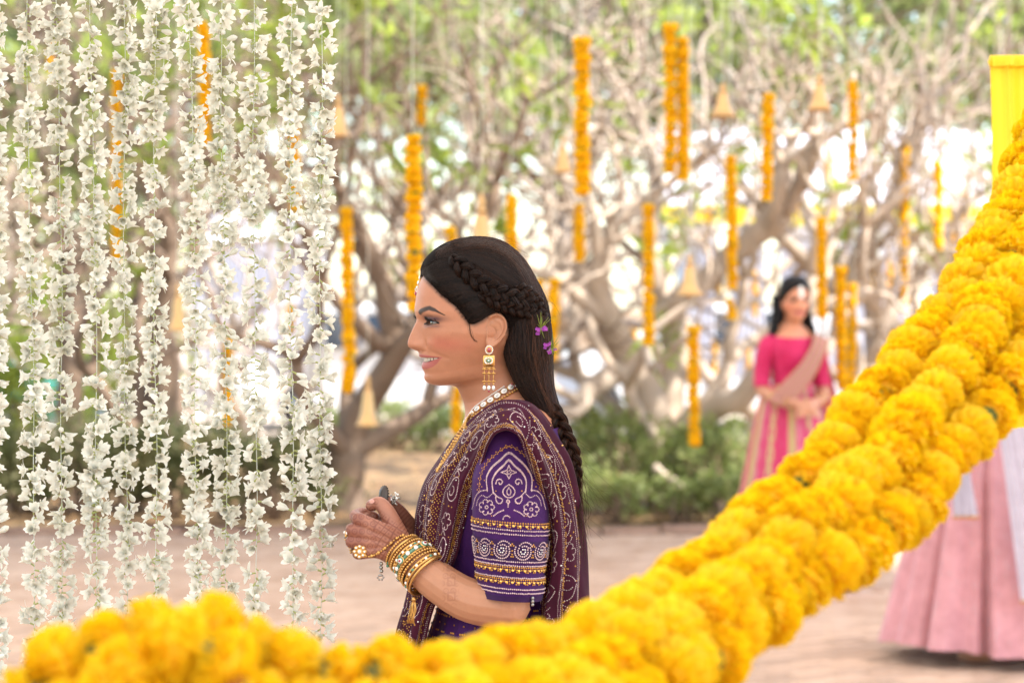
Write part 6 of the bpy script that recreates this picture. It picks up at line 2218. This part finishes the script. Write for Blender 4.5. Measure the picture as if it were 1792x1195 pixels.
fr2, t2, V2, W2, blo = guest_body(pk, O2, HEAD, 0.0, KP, arms2)
M['pink'] = cloth_mat('hot_pink_silk', (.50, .015, .085), (.55, .028, .12), .42, .1)
M['pinkd'] = cloth_mat('deep_pink_silk', (.42, .015, .075), (.47, .02, .09), .5, .3)
MB().add(blo.reshape(-1, 3), gridF(blo.shape[0], blo.shape[1], True)).obj('blouse', M['pink'], pk)
for sg in (-1, 1):
    p = fr2.w(cr(np.array([(-.02, sg * .108, -.175), (-.025, sg * .14, -.22), (-.035, sg * .164, -.36), (-.018, sg * .170, -.445)]), 16))
    MB().add(*tube(p, np.interp(np.linspace(0, 1, 16), [0, .2, .6, 1], [.03, .050, .048, .046]), 20, caps=False)).obj('sleeve', M['pink'], pk)
    # bangles
    bm = MB()
    for k in range(3):
        q = .50 + .08 * k
        c = fr2.w(np.array([.10 + .03 * k, sg * (.155 - .033 * k), -.50 - .008 * k])); ax = norm(fr2.w(np.array([.195, sg * .05, -.525])) - fr2.w(np.array([.10, sg * .155, -.50])))
        bm.add(*lathe([(.033, -.004), (.036, 0), (.033, .004), (.031, 0), (.033, -.004)], 24, c, ax))
    bm.obj('bangles', M['gold'], pk)
guest_hair(pk, fr2, t2, V2, [([(-.045 - .02 * math.cos(k), .02 * (k - 5) * .9, .05), (-.06, .018 * (k - 5), -.06), (-.075, .022 * (k - 5), -.18), (-.085, .022 * (k - 5), -.36)], .022) for k in range(11)] +
           [([(.0, sg * .075, .03), (.005, sg * .085, -.06), (-.005, sg * (.10 + .01 * k), -.16), (-.03, sg * .12, -.28)], .018) for sg in (-1, 1) for k in range(3)], (.010, .008, .008))
# headpiece
hp2 = MB()
for k in range(9):
    a = (k - 4) / 4 * .55
    hp2.add(*ball(fr2.w(np.array([.088 * math.cos(a) + .01, .078 * math.sin(a), .088 + .02 * math.cos(a)])), .0075, 6, 8))
for k in range(4):
    hp2.add(*ball(fr2.w(np.array([.121 + .001 * k, 0, .085 - .014 * k])), .0135, 6, 8))
hp2.obj('headpiece', M['kundan'], pk)
for sg in (-1, 1):
    e2 = MB()
    for k in range(5):
        e2.add(*ball(fr2.w(np.array([.005, sg * .082, -.028 - .012 * k])), .0075 - .0006 * k, 6, 8))
    e2.obj('earring', M['gold'], pk)
# skirt: panels of pink, olive-gold and cream in vertical stripes
cx2 = place(1388, D2); zt = fr2.w(np.array([0, 0, -.43]))[2]
V, F, z, a = gown(pk, 'skirt', None, (cx2 - .02, D2 + .02), zt, .02, .135, .345, 17, .035, 204, 70, .8, .85)
stripe = np.mod(np.arange(204) // 6, 6) * 2 % 12
pal = np.array([(.50, .02, .10), (.52, .08, .16), (.44, .33, .14), (.46, .28, .17), (.52, .15, .20), (.36, .25, .08), (.50, .05, .13), (.50, .24, .22), (.46, .34, .15), (.50, .12, .19), (.50, .03, .11), (.34, .24, .07)])
cols = pal[stripe][None].repeat(70, 0)
mot = (np.sin(np.linspace(0, 60, 70))[:, None] * np.sin(np.arange(204) * .9)[None] > .3)[..., None]
cols = np.where(mot & (np.mod(np.arange(204) // 6, 2) == 0)[None, :, None], np.array([.50, .04, .13]), cols)
bandm = ((z > .93) | ((z > .80) & (z < .84)))[..., None]
cols = np.where(bandm, np.array([.45, .02, .09]), cols)
M['stripe'] = mat('striped_brocade', (0, 0, 0), .5, attr=True, sheen=.1, spec=.3)
MB().add(V.reshape(-1, 3), F, 0, cols.reshape(-1, 3)).obj('skirt', M['stripe'], pk, color=True)
# shawl across the chest, over the shoulder and down beside the arm
net2 = [[(.155, -.20, -.50), (.165, -.10, -.55)], [(.150, -.10, -.40), (.168, -.02, -.47)], [(.135, .0, -.30), (.160, .06, -.37)], [(.095, .07, -.20), (.115, .13, -.26)],
        [(.02, .10, -.145), (.04, .185, -.19)], [(-.07, .11, -.20), (-.06, .20, -.24)], [(-.11, .13, -.38), (-.10, .25, -.40)], [(-.11, .15, -.62), (-.08, .29, -.62)], [(-.11, .16, -.85), (-.07, .31, -.85)], [(-.12, .16, -1.02), (-.08, .31, -1.03)]]
n2 = np.array(net2)
g2 = np.stack([cr(n2[:, 0], 60), cr(n2[:, 1], 60)], 1)
w2 = np.linspace(0, 1, 14)[None, :, None]
g2 = g2[:, :1] * (1 - w2) + g2[:, 1:] * w2
g2[..., 0] += .012 + .010 * np.sin(np.linspace(0, 1, 14) * 20)[None]
cc2 = np.where((np.mod(np.arange(14), 4) < 2)[None, :, None], [.40, .24, .13], [.50, .17, .22]) * np.ones((60, 1, 1))
cc2[36:] = [.50, .03, .12]
cc2[36:, ::5] = [.5, .3, .2]
MB().add(fr2.w(g2).reshape(-1, 3), gridF(60, 14), 0, cc2.reshape(-1, 3)).obj('shawl', M['stripe'], pk, color=True)

# --- guest in pale pink at the side
D3 = 10.5
lp = empty('person', (place(1722, D3), D3, 0), 'woman in a long shimmering pale pink skirt with a lavender scarf, behind the marigold swag', 'person')
O3 = P(1722, 512, D3)
arms3 = []
for sg in (-1, 1):
    arms3.append(([(-.02, sg * .165, -.22), (-.03, sg * .19, -.36), (-.02, sg * .19, -.47)], [.040, .042, .036]))
    arms3.append(([(-.02, sg * .19, -.47), (.06, sg * .17, -.58), (.13, sg * .13, -.68)], [.035, .031, .024]))
    arms3.append(([(.13, sg * .13, -.68), (.165, sg * .11, -.73), (.175, sg * .10, -.76)], [.026, .024, .014]))
    for q in range(4):
        arms3.append(([(.165, sg * (.10 + .012 * q), -.73), (.185, sg * (.095 + .012 * q), -.775), (.18, sg * (.092 + .012 * q), -.80)], [.010, .009, .007]))
fr3, t3_, V3, W3, blo3 = guest_body(lp, O3, math.pi - .5, 0.0, .97, arms3)
M['palepink'] = cloth_mat('pale_pink_brocade', (.50, .225, .24), (.56, .27, .285), .42, .15)
M['lav'] = cloth_mat('lavender_net', (.55, .53, .60), (.62, .60, .66), .6, .2, .4, (.6, .58, .66))
MB().add(blo3.reshape(-1, 3), gridF(blo3.shape[0], blo3.shape[1], True)).obj('blouse', M['palepink'], lp)
for sg in (-1, 1):
    p = fr3.w(cr(np.array([(-.02, sg * .108, -.175), (-.025, sg * .136, -.22), (-.03, sg * .150, -.34)]), 12))
    MB().add(*tube(p, np.interp(np.linspace(0, 1, 12), [0, .2, 1], [.03, .055, .05]), 18, caps=False)).obj('sleeve', M['palepink'], lp)
guest_hair(lp, fr3, t3_, V3, [([(-.045, .02 * (k - 5) * .9, .05), (-.06, .018 * (k - 5), -.06), (-.075, .022 * (k - 5), -.18), (-.085, .022 * (k - 5), -.34)], .022) for k in range(11)], (.010, .008, .008))
cx3 = place(1728, D3); zt3 = fr3.w(np.array([0, 0, -.42]))[2]
# deep box pleats
rows_, sl_ = 70, 260
z = np.linspace(0, 1, rows_)[:, None]; a = np.linspace(0, 2 * np.pi, sl_, endpoint=False)[None]
r = .13 + .33 * z ** .8
ph = np.mod(a * 9 / (2 * np.pi) + .35, 1.0)
prof = .62 * np.sin(a * 8 + .9 * np.sin(a * 3 + 1)) + .38 * np.sin(a * 15 + 2 + .6 * np.sin(a * 2)) + .12 * np.sin(a * 33 + 1.5 * z)
pl = 1 + (.03 + .105 * z) * prof - .30 * z ** .8 * np.exp(-((a - 4.52) / .05) ** 2) - .14 * z * np.exp(-((a - 5.35) / .06) ** 2) - .12 * z * np.exp(-((a - 3.9) / .06) ** 2)
X = cx3 + r * np.cos(a) * pl; Y = D3 + r * np.sin(a) * pl * .9; Z = zt3 + (.07 - zt3) * z + .02 * np.sin(a * 2 + .5) * z + .006 * np.cos(a * 9) * z
g3 = np.stack(np.broadcast_arrays(X, Y, Z), -1)
sk3 = MB().add(g3.reshape(-1, 3), gridF(rows_, sl_, True)).obj('skirt', M['palepink'], lp)
# woven silver flecks
fl = Dots()
for k in range(900):
    i, j = DR.integers(3, rows_ - 1), DR.integers(0, sl_)
    n = norm(np.array([math.cos(a[0, j]), math.sin(a[0, j]), .15]))
    fl.dot(g3[i, j] + n * .001, n, .0028, SQ)
fl.build('silver_flecks', sk3)
# lavender scarf ends hanging at her side
for nm, x0_, x1_, y_, zt_, zb_ in (('scarf', 1668, 1712, 10.02, .95, (1.547 - (905 - 528) / FPX * 10.02)), ('scarf', 1745, 1835, 10.05, 1.15, .30)):
    U, Zz = np.meshgrid(np.linspace(0, 1, 30), np.linspace(0, 1, 30), indexing='ij')
    xa, xb = place(x0_, y_), place(x1_, y_)
    gx = np.stack([xa + (xb - xa) * (U * (.55 + .45 * Zz)) + .10 * Zz * (nm == 'scarf' and x0_ > 1700), y_ + .012 * np.sin(U * 22) + .05 * (1 - Zz), zt_ + (zb_ - zt_) * Zz], -1)
    sc_ = MB().add(gx.reshape(-1, 3), gridF(30, 30)).obj('scarf', M['lav'], lp)
    MB().add(*tube(gx[:, -1], .006, 6)).obj('gold_border', M['dot_gold'], sc_)
tb3 = MB()
for k in range(3):
    beads(tb3, [P(1632, 880 + 14 * k, 10.1), P(1632, 888 + 14 * k, 10.1)], .009, 1)
tb3.obj('waist_tassel', JM, lp)
